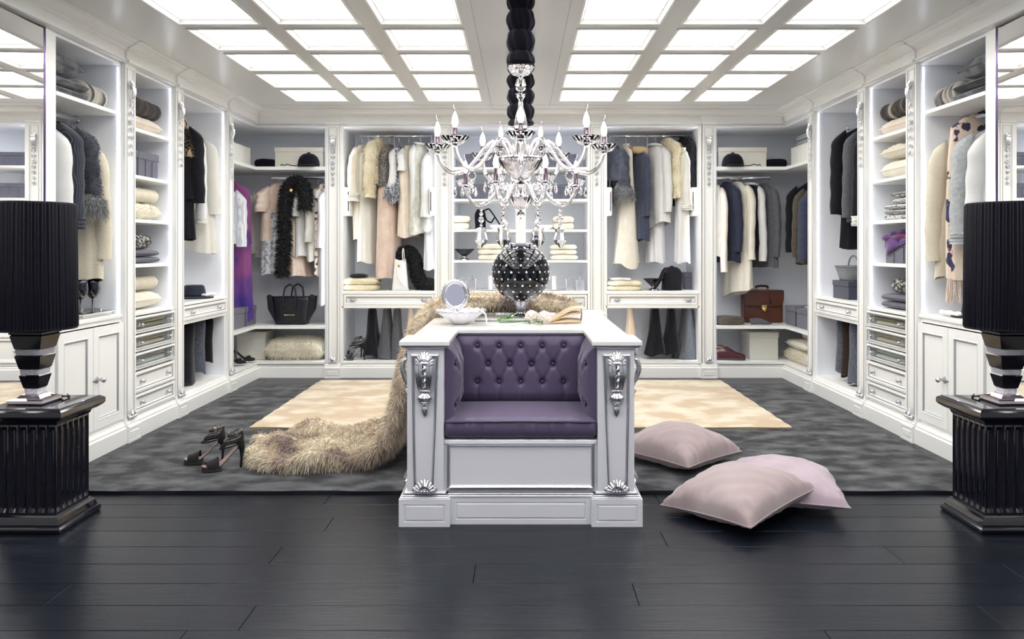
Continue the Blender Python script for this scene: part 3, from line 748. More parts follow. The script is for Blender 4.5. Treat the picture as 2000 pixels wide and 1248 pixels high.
# tapered framed panel on posts + corbel + shell
def loop4(x0, x1, xb0, xb1, z1, z0, ins, y): return [(x0+ins, y, z1-ins), (x1-ins, y, z1-ins), (xb1-ins*.9, y, z0), (xb0+ins*.9, y, z0)]
def corbel(mb):
    for k in range(9):
        a = (k-4)*.33; mb.tube([(0, -.010, .190), (math.sin(a)*.022, -.030, .195+math.cos(a)*.020), (math.sin(a)*.036, -.020, .197+math.cos(a)*.044)], [.008, .008, .0035], 6)
    mb.ell((0, -.020, .194), .038, .020, .012, 14, 6)
    for k in (-2, -1, 1, 2):
        mb.tube([(k*.0145, -.034, .185), (k*.0145, -.042, .150), (k*.0120, -.030, .105), (k*.0100, -.014, .082)], [.0085, .0080, .0065, .004], 7)
    rope = [(.0045*math.sin(i*1.1), -.040+.0045*math.cos(i*1.1)+.02*(i/22)**2, .185-.1*i/22) for i in range(23)]; mb.tube(rope, .005, 6)
    mb.ell((0, -.014, .080), .026, .013, .008, 12, 6)
    for k in range(7):
        a = (k-3)*.40; mb.tube([(0, -.008, .075), (math.sin(a)*.024, -.022, .058-math.cos(a)*.008), (math.sin(a)*.032, -.012, .052-math.cos(a)*.026)], [.006, .0065, .002], 6)
    for q in range(6): mb.ell((math.cos(q*PI/3)*.009, -.012, .030+math.sin(q*PI/3)*.009), .0065, .007, .0065, 8, 5)
    mb.ell((0, -.019, .030), .005, .006, .005, 8, 5)
    for k in range(5):
        a = (k-2)*.5; mb.tube([(0, -.006, .018), (math.sin(a)*.012, -.013, .006), (math.sin(a)*.008, -.006, -.020-.004*(2-abs(k-2)))], [.004, .0045, .0015], 6)
    return mb
def shell(mb):
    for k in range(9):
        a = (k-4)*.36; mb.tube([(0, -.008, .006), (math.sin(a)*.026, -.024, .006+math.cos(a)*.026), (math.sin(a)*.042, -.014, .006+math.cos(a)*.048)], [.005, .0085, .0045], 7)
    for s in (-1, 1):
        sp = [(s*(.040+.011*(1-k/22)*math.cos(k*.45)), -.016, .012+.011*(1-k/22)*math.sin(k*.45)) for k in range(20)]; mb.tube(sp, .0045, 6)
    for k in range(5): mb.ell(((k-2)*.013, -.018, .006), .007, .010, .007, 8, 5)
    return mb
CB = corbel(MB()); SH = shell(MB())
def put(src, M, nm, m, parent):
    mb = MB(); mb.v = [tuple(M@Vector(p)) for p in src.v]; mb.f = list(src.f); return mb.build(nm, m, parent, .9)
for s in (-1, 1):
    xo, xi = s*.462, s*.326
    x0, x1 = min(xo, xi)+.010, max(xo, xi)-.010
    tb = (.012, .022) if s < 0 else (.022, .012)
    out = loop4(x0, x1, x0+tb[0], x1-tb[1], .705, .150, 0, 0)
    prof = [(0, 0), (.001, .010), (.006, .012), (.012, .006), (.014, .001)]
    R = [loop4(x0, x1, x0+tb[0], x1-tb[1], .705, .150, i, Y0-h) for i, h in prof]
    MB().rings(R, True, False, True).build('framed_panel', I, isl)
    R = [loop4(x0, x1, x0+tb[0], x1-tb[1], .705, .150, i, Y0-h-.0006) for i, h in ((.001, .0105), (.006, .0125), (.012, .0065))]
    MB().rings(R, True).build('silver_frame', 'silver', isl)
    xc = s*.394
    put(CB, T(xc, Y0-.001, .475), 'carved_corbel', 'silver', isl); put(SH, T(xc, Y0-.004, .138), 'carved_shell', 'silver', isl)
    # the same carving on the outer side of each post
    Ms = T(s*.468, 3.42, .475)@rotz(s*PI/2)
    put(CB, T(s*.466, 3.30, .475)@rotz(s*PI/2), 'carved_corbel', 'silver', isl); put(SH, T(s*.468, 3.30, .138)@rotz(s*PI/2), 'carved_shell', 'silver', isl)
    # plinth block
    xa, xb = (-.499, -.290) if s < 0 else (.290, .499)
    MB().framep((xa, 3.142, 0), (1, 0, 0), (0, 0, 1), (0, -1, 0), xb-xa, .112, [(0, -.46), (0, 0), (.020, 0), (.023, -.005), (.026, -.005), (.029, .001)]).build('plinth_block', I, isl)
    MB().box(xa+.004, xb-.004, 3.146, 3.62, .112, .120, .003).build('plinth_moulding', I, isl)
    MB().box(xa+.010, xb-.010, 3.152, 3.61, .120, .126, .002).build('silver_moulding', 'silver', isl)
    MB().box(xa+.018, xb-.018, 3.158, 3.60, .126, .138, .004).build('plinth_step', I, isl)
    MB().box(s*.480, s*.300, 3.60, 4.70, 0, .112).build('side_plinth', I, isl)
MB().framep((-.290, 3.172, 0), (1, 0, 0), (0, 0, 1), (0, -1, 0), .580, .112, [(0, -.4), (0, 0), (.020, 0), (.023, -.004), (.026, -.004), (.029, .001)]).build('centre_plinth', I, isl)
MB().box(-.30, .30, 3.168, 3.60, .112, .122, .003).build('plinth_moulding', I, isl)
MB().box(-.30, .30, 3.170, 3.60, .122, .129, .002).build('silver_moulding', 'silver', isl)
MB().framep((-.318, 3.192, .129), (1, 0, 0), (0, 0, 1), (0, -1, 0), .636, .216, [(0, -.38), (0, 0), (.012, 0), (.013, .009), (.020, .010), (.026, .004), (.028, 0)]).build('seat_front', I, isl)
MB().framep((-.318, 3.1915, .129), (1, 0, 0), (0, 0, 1), (0, -1, 0), .636, .216, [(.0125, .0095), (.0200, .0106), (.0250, .0062)], fill=False).build('silver_frame', 'silver', isl)
MB().box(-.318, .318, 3.186, 3.58, .326, .344, .004).build('seat_rail', I, isl)
# seat cushion with gathered front
n, mm = 48, 22; R = []
for j in range(n+1):
    x = -.314+.628*j/n; e = min(1, (1-abs(2*j/n-1))*16)**.5; ring = []
    for k in range(mm):
        a = 2*PI*k/mm; ca, sa = math.cos(a), math.sin(a)
        y = 3.385+.205*math.copysign(abs(ca)**.28, ca); z = .389+.044*math.copysign(abs(sa)**.45, sa)*(.75+.25*e)
        if ca < -.3 and abs(sa) < .95: y += .0035*math.sin(j*2.4+1.7*math.sin(j*.9))+.002*math.sin(j*5.3)
        if sa > 0: z += .006*math.cos((x/.314)*1.3)*(1-abs(ca))
        ring.append((x, y, z))
    R.append(ring)
MB().rings(R, True, True, True).build('seat_cushion', 'purple_satin', isl, True)
MB().tube([(-.312, 3.181, .420), (0, 3.179, .424), (.312, 3.181, .420)], .0045, 6).build('piping', 'purple_satin', isl, True)
def tuft(nm, o, u, v, nrm, w_, h_, btn, th, cre=(), eg=.045):
    o, u, v, nrm = map(Vector, (o, u, v, nrm)); na, nb = int(w_/.0065), int(h_/.0065)
    A, B = np.meshgrid(np.linspace(0, w_, na+1), np.linspace(0, h_, nb+1), indexing='ij')
    e = np.minimum(np.minimum(A, w_-A), np.minimum(B, h_-B)); H = th*np.clip(e/eg, 0, 1)**.5
    for a, b in btn: H -= .019*np.exp(-((A-a)**2+(B-b)**2)/(2*.011**2))
    for (a0, b0), (a1, b1) in cre:
        dx, dy = a1-a0, b1-b0; L2 = dx*dx+dy*dy; tt = np.clip(((A-a0)*dx+(B-b0)*dy)/L2, 0, 1); dd = (A-a0-tt*dx)**2+(B-b0-tt*dy)**2
        H -= .0055*np.exp(-dd/(2*.0055**2))
    mb = MB(); vs = [tuple(o+u*a+v*b+nrm*h) for a, b, h in zip(A.ravel(), B.ravel(), H.ravel())]
    fs = [(i*(nb+1)+j, (i+1)*(nb+1)+j, (i+1)*(nb+1)+j+1, i*(nb+1)+j+1) for i in range(na) for j in range(nb)]
    c = mb.add(vs, fs).build(nm, 'purple_satin', isl, True)
    q = nrm.to_track_quat('Z', 'Y').to_matrix().to_4x4()
    for a, b in btn:
        m2 = MB().ell((0, 0, 0), .0095, .0095, .005, 12, 6); m2.xf(Matrix.Translation(o+u*a+v*b+nrm*(th-.016))@q); m2.build('button', 'purple_button', c, True)
W_, H_ = .634, .315
rows = [(H_-.050, [.5+.2*k*.80 for k in (-2, -1, 0, 1, 2)]), (H_-.135, [.5+.2*.80*k for k in (-1.5, -.5, .5, 1.5)]), (H_-.218, [.5+.2*.80*k for k in (-2, -1, 0, 1, 2)])]
btn = [(W_*x, b) for b, xs in rows for x in xs]
cre = []
for i, p in enumerate(btn):
    for q in btn[i+1:]:
        if .03 < abs(p[0]-q[0]) < .075 and .05 < abs(p[1]-q[1]) < .12: cre.append((p, q))
for x in rows[0][1]: cre.append(((W_*x, rows[0][0]), (W_*x, H_)))
for x in rows[2][1]: cre.append(((W_*x, rows[2][0]), (W_*x, 0)))
tuft('back_cushion', (-W_/2, 3.615, .418), (1, 0, 0), (0, 0, 1), (0, -1, 0), W_, H_, btn, .026, cre)
Ws = .385
bs = [(.06, .25), (.19, .25), (.32, .25), (.125, .165), (.255, .165), (.06, .08), (.19, .08), (.32, .08)]
cs = [(p, q) for i, p in enumerate(bs) for q in bs[i+1:] if .04 < abs(p[0]-q[0]) < .08 and .05 < abs(p[1]-q[1]) < .12]
cs += [(p, (p[0], H_)) for p in bs[:3]]+[(p, (p[0], 0)) for p in bs[5:]]
for s in (-1, 1): tuft('side_cushion', (s*.317, 3.205, .400), (0, 1, 0), (0, 0, 1), (-s, 0, 0), Ws, H_+.015, bs, .058, cs, .09)

# ================================================================ ON THE ISLAND
ZI = .7632
t = thing('studded_vase', 'round black vase studded with crystals on a chrome foot, on the island', 'vase')
vy = 4.13; c0 = (0, vy, .0065); zc = 1.0; r0 = .157
prof = [(r0*math.cos(a)*(1 if a > 0 else .985), zc+r0*.985*math.sin(a)) for a in np.linspace(-1.33, 1.02, 30)]
MB().lathe([(p[0], p[1]) for p in prof]+[(.072, zc+.135), (.068, zc+.10)], c0, 48).build('globe', 'black_ceramic', t, True)
MB().lathe([(.083, zc+.128), (.086, zc+.132), (.086, zc+.157), (.083, zc+.160), (.078, zc+.160), (.078, zc+.128)], c0, 40).build('collar', 'chrome', t, .7)
MB().lathe([(.062, ZI), (.062, ZI+.008), (.052, ZI+.016), (.034, ZI+.022), (.028, ZI+.040), (.032, ZI+.066), (.044, ZI+.080), (.046, ZI+.094), (.02, ZI+.096)], c0, 36).build('foot', 'smoke_chrome', t, .7)
mb = MB()
for i, la in enumerate(np.linspace(-1.12, 1.0, 10)):
    nn = max(8, int(26*math.cos(la)))
    for k in range(nn):
        a = 2*PI*(k+.5*(i % 2))/nn; big = (k+i) % 2 == 0; r = .0062 if big else .0036
        d = Vector((math.cos(la)*math.cos(a), math.cos(la)*math.sin(a), math.sin(la)*.985)); p = Vector((0, vy, zc+.0065))+d*(r0*.995)
        q = d.to_track_quat('Z', 'Y').to_matrix().to_4x4(); m2 = MB().lathe([(r, 0), (r, .002), (r*.5, .0045)], n=7); m2.xf(Matrix.Translation(p)@q); mb.add(m2.v, m2.f)
mb.build('crystal_studs', 'clear_stone', t, kind='stuff')
# tray
t = thing('silver_tray', 'low silver tray under the black studded vase', 'tray')
MB().box(-.24, .20, 3.96, 4.31, ZI, ZI+.006, .002).build('plate', 'silver', t); 
MB().framep((-.24, 3.96, ZI+.006), (1, 0, 0), (0, 1, 0), (0, 0, 1), .44, .35, [(0, -.004), (0, .010), (.006, .010), (.012, 0)], fill=False).build('rim', 'silver_leaf', t)
# move the vase foot onto the tray: tray plate is thinner than the foot's base ring
# shell dish with mirror
t = thing('shell_mirror_dish', 'white scallop shell dish with an oval hand mirror standing in it', 'dish')
dx, dy = -.300, 3.83
mod = lambda a, z: 1+.075*abs(math.cos(8*a))*min(1, max(0, (z-ZI)/.03))
MB().lathe([(.030, ZI), (.040, ZI+.004), (.072, ZI+.028), (.108, ZI+.058), (.118, ZI+.066), (.112, ZI+.067), (.070, ZI+.036), (.036, ZI+.010), (.002, ZI+.008)], (dx, dy, 0), 96, mod).build('shell_bowl', 'porcelain', t, True)
rim = [(dx+.117*(1+.075*abs(math.cos(8*a)))*math.cos(a), dy+.117*(1+.075*abs(math.cos(8*a)))*math.sin(a), ZI+.067+.003*math.sin(16*a)) for a in np.linspace(0, 2*PI, 97)]
MB().tube(rim, .0045, 6, cap=False).build('silver_rim', 'silver', t, True)
mx, my, mz = dx-.030, dy+.050, .905
mb = MB(); R = []
for k in range(48):
    a = 2*PI*k/48; rr = 1+.035*math.cos(24*a); R.append([(mx+(.047+q)*rr*math.cos(a), my+yy, mz+(.055+q)*rr*math.sin(a)) for q, yy in ((0, 0), (.006, -.010), (.018, -.011), (.024, 0), (.012, .008), (0, .006))])
R.append(R[0]); mb.rings(R, True).build('mirror_frame', 'silver', t, True)
mb = MB(); mb.rings([[(mx+.049*math.cos(a), my+yy, mz+.057*math.sin(a)) for a in [2*PI*k/40 for k in range(40)]] for yy in (-.002, .004)], True, True, True).build('mirror_glass', 'mirror', t)
mb = MB()
for k in range(4): mb.ell((mx+.006*k, my, mz-.072-.014*k), .022-.002*abs(k-1), .012, .012, 12, 6)
for k in range(9): mb.ell((mx+random.uniform(-.02, .03), my+random.uniform(-.016, -.004), mz-.066-random.random()*.05), .008, .007, .008, 8, 5)
mb.build('mirror_handle', 'silver', t, True)
# pearls
def pearls(lab, pts, r, n, extra=None):
    t = thing('pearl_necklace', lab, 'necklace'); P = [Vector(p) for p in pts]; seg = [(P[i+1]-P[i]).length for i in range(len(P)-1)]; tot = sum(seg)
    src = MB().ell((0, 0, 0), r, r, r, 10, 6).build('pearl', 'pearl', t, True); me = src.data
    for k in range(n):
        d = tot*k/(n-1); i = 0
        while i < len(seg)-1 and d > seg[i]: d -= seg[i]; i += 1
        p = P[i].lerp(P[i+1], min(1, d/seg[i])); o = src if k == 0 else link('pearl', me, t); o.data = me; o['off'] = 1
        o.matrix_parent_inverse = Matrix.Identity(4); o.location = p
    PEARLS.append((t, P)); t['placed'] = 1; return t
PEARLS = []
pearls('small white pearl necklace trailing from the shell dish onto the island', [(-.20, 3.79, ZI+.072), (-.172, 3.76, ZI+.055), (-.165, 3.745, ZI+.006), (-.10, 3.72, ZI+.005), (-.02, 3.73, ZI+.005), (-.06, 3.745, ZI+.005), (-.13, 3.765, ZI+.005), (-.09, 3.78, ZI+.005)], .0045, 70)
# peonies
def peony(lab, c, r, m='petal'):
    t = thing('peony', lab, 'flower', 'peonies on the island'); c = Vector(c)
    MB().ell(c, r*.80, r*.80, r*.74, 16, 10).build('heart', m, t, True)
    for k in range(30):
        la = -0.9+2.4*(k/30); a = k*2.4; rr = r*(1.0-.25*(k/26)); d = Vector((math.cos(la)*math.cos(a), math.cos(la)*math.sin(a), math.sin(la)))
        q = d.to_track_quat('Z', 'Y').to_matrix().to_4x4(); mb = MB(); R = []
        for i in range(5):
            u = i/4*1.25
            R.append([(rr*.50*math.sin(u)*math.cos(b)*(1+.22*math.cos(5*b+k)), rr*.50*math.sin(u)*math.sin(b), rr*.62+rr*(.16*u*u+.10*math.sin(4*b+k)*u)) for b in [2*PI*j/10 for j in range(10)]])
        mb.rings(R); mb.xf(Matrix.Translation(c)@q); mb.build('petal', m, t, True)
    for k in range(3):
        a = 2.2+k*.9; mb = MB(); L = r*1.5
        mb.add([c+Vector((0, 0, -r*.7)), c+Vector((math.cos(a+.35)*L*.5, math.sin(a+.35)*L*.5, -r*.55)), c+Vector((math.cos(a)*L, math.sin(a)*L, -r*.8)), c+Vector((math.cos(a-.35)*L*.5, math.sin(a-.35)*L*.5, -r*.55))], [(0, 1, 2, 3)]); mb.build('leaf', 'leaf', t)
    return t
peony('cream peony bloom beside the vase foot', (.055, 3.86, ZI+.037), .038); peony('pinkish white peony bloom beside the beige clutch', (.118, 3.82, ZI+.037), .038)
t = thing('leaf_sprig', 'green leaf sprig lying in front of the vase', 'leaves')
for k in range(9):
    a = random.uniform(0, 2*PI); x, y = -.07+random.uniform(-.05, .05), 3.86+random.uniform(-.03, .03); L = random.uniform(.045, .07)
    p = Vector((x, y, ZI+.008+random.random()*.022)); d = Vector((math.cos(a), math.sin(a), .15)); b = Vector((-d.y, d.x, 0))
    mb = MB(); mb.add([p, p+d*L*.5+b*L*.22+Vector((0, 0, .004)), p+d*L, p+d*L*.5-b*L*.22+Vector((0, 0, .004)), p+d*L*.5-Vector((0, 0, .002))], [(0, 1, 4), (1, 2, 4), (2, 3, 4), (3, 0, 4)]); mb.build('leaf', 'leaf', t)
MB().tube([(-.11, 3.87, ZI+.004), (-.05, 3.86, ZI+.005), (.0, 3.865, ZI+.008)], .0025, 5).build('stem', 'leaf', t)
# beige clutch lying open: two curved leather flaps
t = thing('leather_clutch', 'beige leather clutch lying open on the island beside the peonies', 'clutch bag')
def flap(z0, z1, y0, bend, nm):
    mb = MB(); R = []
    for i in range(15):
        u = i/14; x = .145+.155*u; zz = z0+(z1-z0)*math.sin(u*PI/2)**1.2; h = .008+.012*math.sin(PI*u)
        R.append([(x, y0, zz), (x, y0+.10, zz+.006), (x, y0+.10, zz+.006+h*.4), (x, y0, zz+h*.5)])
    mb.rings(R, True, True, True).build(nm, 'nude_leather', t, .8)
flap(ZI+.006, ZI+.072, 3.84, 0, 'upper_flap'); flap(ZI+.002, ZI+.010, 3.83, 0, 'lower_flap'); flap(ZI+.012, ZI+.048, 3.86, 0, 'inner_flap')
mb = MB(); R = []
for i in range(13):
    a = -PI/2+PI*i/12; R.append([(.298+.010*math.cos(a), 3.842+dy_, ZI+.042+.036*math.sin(a)) for dy_ in (0, .095)])
mb.rings(R, False).build('fold', 'nude_leather', t, True)
MB().tube([(.16, 3.838, ZI+.012), (.23, 3.836, ZI+.040), (.29, 3.838, ZI+.058)], .0012, 5).build('zip', 'gold', t)

# ================================================================ FUR THROW
t = thing('fur_throw', 'long cream and taupe fur throw trailing from the island onto the rug', 'throw')
st = [((.30, 4.50, .806), .10, .030), ((.10, 4.49, .815), .13, .036), ((-.12, 4.46, .820), .15, .040), ((-.33, 4.42, .820), .17, .040), ((-.47, 4.36, .800), .20, .036), ((-.545, 4.30, .715), .23, .034), ((-.580, 4.24, .58), .25, .034), ((-.605, 4.19, .43), .27, .036), ((-.635, 4.15, .28), .285, .040), ((-.68, 4.13, .15), .30, .046), ((-.78, 4.12, .088), .31, .056), ((-.92, 4.12, .078), .31, .056), ((-1.08, 4.12, .080), .305, .058), ((-1.24, 4.11, .074), .28, .052), ((-1.36, 4.10, .062), .23, .040), ((-1.42, 4.10, .050), .14, .022)]
ns, na = 110, 60; ks = np.linspace(0, len(st)-1, ns)
cs_ = np.array([s[0] for s in st]); cw = np.array([s[1] for s in st]); ch = np.array([s[2] for s in st]); ii = np.arange(len(st))
Cc = np.stack([np.interp(ks, ii, cs_[:, k]) for k in range(3)], 1); 
for _ in range(6): Cc[1:-1] = (Cc[:-2]+Cc[1:-1]*2+Cc[2:])/4
Wd, Hh = np.interp(ks, ii, cw), np.interp(ks, ii, ch); R = []
for i in range(ns):
    tg = Cc[min(i+1, ns-1)]-Cc[max(i-1, 0)]; tg /= np.linalg.norm(tg); wv = np.array([0, 1.0, 0]); nr = np.cross(wv, tg); nr = nr/np.linalg.norm(nr)
    if nr[2] < 0 and abs(nr[2]) > .3: nr = -nr
    if abs(tg[2]) > .6: nr = np.array([-abs(nr[0]), nr[1], nr[2] if nr[0] < 0 else -nr[2]])
    ring = []
    for j in range(na):
        a = 2*PI*j/na; ca, sa = math.cos(a), math.sin(a); u = math.copysign(abs(ca)**.8, ca); s_ = math.copysign(abs(sa)**.7, sa)
        arc = i/ns
        flr = 1 if arc > .60 else .62
        wave = (.030*math.sin(u*7.5+arc*5)+.020*math.sin(u*13-arc*23+1))*flr + .026*math.sin(arc*46+u*2.5)*(1 if arc > .62 else .15)
        wave *= .5+.5*(1-abs(u))
        wob = 1+.06*math.sin(arc*31+1.0)+.05*math.sin(arc*17)
        p = Cc[i]+wv*(Wd[i]*u*wob)+nr*(Hh[i]*s_+(wave if s_ > 0 else wave*.35))
        if arc > .55: p[2] = max(p[2], RZ+.003)
        if p[2] > .70 and p[0] > -.50: p[2] = max(p[2], ZI+.004)
        ring.append(tuple(p))
    R.append(ring)
tm = MB().rings(R, True, True, True); tm.build('hide', 'fur_throw', t, True)
P, N = surf_samples(tm, 62000)
V = np.array(tm.v); ri = np.concatenate([np.argmin(((q[:, None, :]-Cc[None])**2).sum(2), axis=1) for q in np.array_split(P, 20)]); dt = ((P-Cc[ri])*N).sum(1)
for i in range(ns):
    k = np.abs(ri-i) <= 1
    if k.any() and dt[k].sum() < 0: N[ri == i] *= -1
keep = (P[:, 2] > RZ+.006); P, N = P[keep], N[keep]
fur_blades(P, N, .040, .0016, .9, .8, flow=(-.35, -.25, -.25)).build('fur_pile', 'fur_throw', t, kind='stuff')

# ================================================================ SHOES
def resample(P, n):
    P = np.array(P, float); k = np.linspace(0, len(P)-1, n); i = np.arange(len(P)); return np.stack([np.interp(k, i, P[:, c]) for c in range(P.shape[1])], 1)
def smooth_path(P, n, it=3):
    Q = resample(P, n)
    for _ in range(it): Q[1:-1] = (Q[:-2]+2*Q[1:-1]+Q[2:])/4
    return Q
def heeled(name, lab, loc, rot, style, sc=1.0, sx=1, group=None, m='black_suede'):
    """x: toe at -, heel at +"""
    t = thing(name, lab, 'shoe', group); M = T(*loc)@rotz(rot)@Matrix.Scale(sc, 4)
    def B(mb, nm, mm, sm=True): mb.xf(M); return mb.build(nm, mm, t, sm, sx=sx)
    # sole centreline x, z, halfwidth
    S = smooth_path([(-.105, .024, .010), (-.090, .021, .032), (-.05, .019, .040), (-.02, .024, .037), (.015, .055, .028), (.05, .094, .025), (.08, .112, .027), (.097, .114, .014)], 26, 2)
    R = [[(x, -h, z), (x, h, z), (x, h, z+.005), (x, -h, z+.005)] for x, z, h in S]
    B(MB().rings(R, True, True, True), 'sole', 'sole', .7)
    R = [[(x, -h*.92, z+.0055), (x, h*.92, z+.0055), (x, h*.92, z+.0075), (x, -h*.92, z+.0075)] for x, z, h in S]
    B(MB().rings(R, True, True, True), 'insole', 'insole_pink', .7)
    if style != 'pump': B(MB().rings([[(x*1.0, -h*s_, z_) for x, z, h in S[:12]]+[(x, h*s_, z_) for x, z, h in S[:12][::-1]] for z_, s_ in ((0, .9), (.004, .97), (.020, .98))], True, True, True), 'platform', 'sole' if style != 'pump' else m, .7)
    B(MB().tube([(.082, 0, .112), (.086, 0, .09), (.084, 0, .05), (.080, 0, 0)], [.020, .013, .0065, .0055], 10), 'stiletto_heel', m)
    # toe
    toe0 = -.092 if style == 'pump' else -.085
    R = []
    for x in np.linspace(toe0 if style != 'pump' else -.104, -.028, 9):
        z = np.interp(x, S[:, 0], S[:, 1]); h = np.interp(x, S[:, 0], S[:, 2])*1.06; up = .020+.028*(x+.105)/.08
        R.append([(x, h*math.cos(a), z+up*math.sin(a)**.8 if math.sin(a) > 0 else z) for a in np.linspace(0, PI, 13)])
    B(MB().rings(R, False), 'toe_strap' if style != 'pump' else 'toe', m)
    if style == 'pump':
        R = []
        for x in np.linspace(-.03, .05, 8):
            z = np.interp(x, S[:, 0], S[:, 1]); h = np.interp(x, S[:, 0], S[:, 2])*1.05; k = .022
            R.append([(x, h, z), (x, h*1.02, z+k), (x, h, z+k+.002), (x, h*.98, z+.002)])
        for s in (1, -1): B(MB().rings([[(x, s*y, z) for x, y, z in r] for r in R], True), 'side_wall', m)
        B(MB().ell((-.055, 0, .060), .016, .020, .008, 10, 6).ell((-.055, .016, .060), .012, .012, .009).ell((-.055, -.016, .060), .012, .012, .009), 'bow', m)
    # counter
    R = []
    hz = .036 if style == 'pump' else .075
    for a in np.linspace(-1.9, 1.9, 17):
        ca, sa = math.cos(a), math.sin(a); x = .070+.030*ca; y = .027*sa; z = np.interp(x, S[:, 0], S[:, 1])
        top = z+hz*max(.25, .5+.5*ca)
        R.append([(x, y, z), (x-.004*ca, y*.98, (z+top)/2), (x-.010*ca, y*.9, top), (x-.012*ca, y*.86, top), (x-.006*ca, y*.92, (z+top)/2), (x-.003, y*.95, z)])
    B(MB().rings(R, True), 'heel_counter', m)
    if style == 'strappy':
        for z0, x0, rx, wd, mm in ((.182, .052, .036, .011, 'snake_dark'), (.150, .040, .042, .008, 'snake_dark'), (.136, .036, .046, .004, m), (.118, .028, .052, .004, m)):
            pts = [(x0+rx*math.cos(a), .029*math.sin(a), z0+.010*math.cos(a)) for a in np.linspace(0, 2*PI, 33)]
            R = [[(x, y, z-wd), (x*1.0+.0015*(1 if x > x0 else -1), y*1.06, z), (x, y, z+wd), (x-.001*(1 if x > x0 else -1), y*.95, z)] for x, y, z in pts]
            B(MB().rings(R, True), 'ankle_strap', mm)
        B(MB().box(.046, .058, -.036, -.030, .174, .190, .001), 'buckle', 'chrome', False)
    return t
heeled('heeled_sandal', 'black strappy high-heeled sandal nearest the fur throw on the rug', (-1.500, 3.885, RZ), .50, 'strappy', 1.0, group='strappy sandals on the rug')
heeled('heeled_sandal', 'black strappy high-heeled sandal standing behind its partner on the rug', (-1.640, 4.00, RZ), .22, 'strappy', 1.0, group='strappy sandals on the rug')

# ================================================================ FLOOR CUSHIONS
tl = lambda ax, ay: Matrix.Rotation(ax, 4, 'X')@Matrix.Rotation(ay, 4, 'Y')
pillow('lilac velvet floor cushion on the rug beside the island', 'lilac_velvet', (.83, 4.03, RZ), .46, .46, .20, .72, tl(.0, .0), name='floor_cushion', wr=.022, n=48, ex=.40, low=.30)
pillow('lilac velvet floor cushion lying flat behind the front one', 'lilac_velvet_cool', (1.185, 3.47, .015), .48, .50, .17, -.22, tl(.0, .0), name='floor_cushion', wr=.022, n=48, ex=.40, low=.30)
pillow('lilac velvet floor cushion nearest the camera, leaning on its neighbour', 'lilac_velvet', (.93, 3.29, .022), .47, .46, .18, .66, rotz(-.66)@Matrix.Rotation(-.15, 4, 'Y')@Matrix.Rotation(.03, 4, 'X')@rotz(.66), name='floor_cushion', wr=.022, n=48, ex=.40, low=.30)

# ================================================================ PEDESTALS AND TABLE LAMPS
def pedestal(sx, sd):
    t = thing('fluted_pedestal', f'glossy black fluted square pedestal carrying the {sd} lamp', 'pedestal'); cx, cy = -1.985, 3.205; G = 'gloss_black'
    def sq(prof, nm):
        R = []
        for h, z in prof: R.append([(cx-h, cy-h, z), (cx+h, cy-h, z), (cx+h, cy+h, z), (cx-h, cy+h, z)])
        return MB().rings(R, True, True, True).build(nm, G, t, sx=sx)
    sq([(.146, 0), (.150, .004), (.152, .018), (.148, .026), (.140, .028), (.140, .034), (.134, .052), (.128, .062), (.122, .066)], 'base_moulding')
    sq([(.120, .430), (.124, .440), (.126, .444), (.140, .450), (.158, .462), (.164, .470), (.164, .488), (.158, .494), (.152, .496), (.150, .500), (.146, .501)], 'top_slab')
    # fluted shaft: each face a grid with six flutes
    h = .117; z0, z1 = .062, .436; nz, nu = 26, 72
    for k in range(4):
        rot = rotz(k*PI/2); vs = []; fs = []
        for i in range(nz+1):
            z = z0+(z1-z0)*i/nz
            for j in range(nu+1):
                u = -1+2*j/nu; x = u*h; c = ((u*.93+1)/2*6*1.075-.225); fr = c-math.floor(c)-.5; d = 0
                if 0 <= c <= 6:
                    zt = min(z-(z0+.016), (z1-.022)-z); wv = .36
                    if zt > 0:
                        rr = wv if zt > .010 else wv*math.sqrt(max(0, 1-(1-zt/.010)**2))
                        if abs(fr) < rr: d = .010*math.sqrt(1-(fr/rr)**2)
                vs.append((x, -h+d, z))
        for i in range(nz):
            for j in range(nu): q = i*(nu+1)+j; fs.append((q, q+1, q+nu+2, q+nu+1))
        mb = MB().add(vs, fs); mb.xf(T(cx, cy, 0)@rot); mb.build('fluted_face', G, t, .5, sx=sx)
    return cx, cy
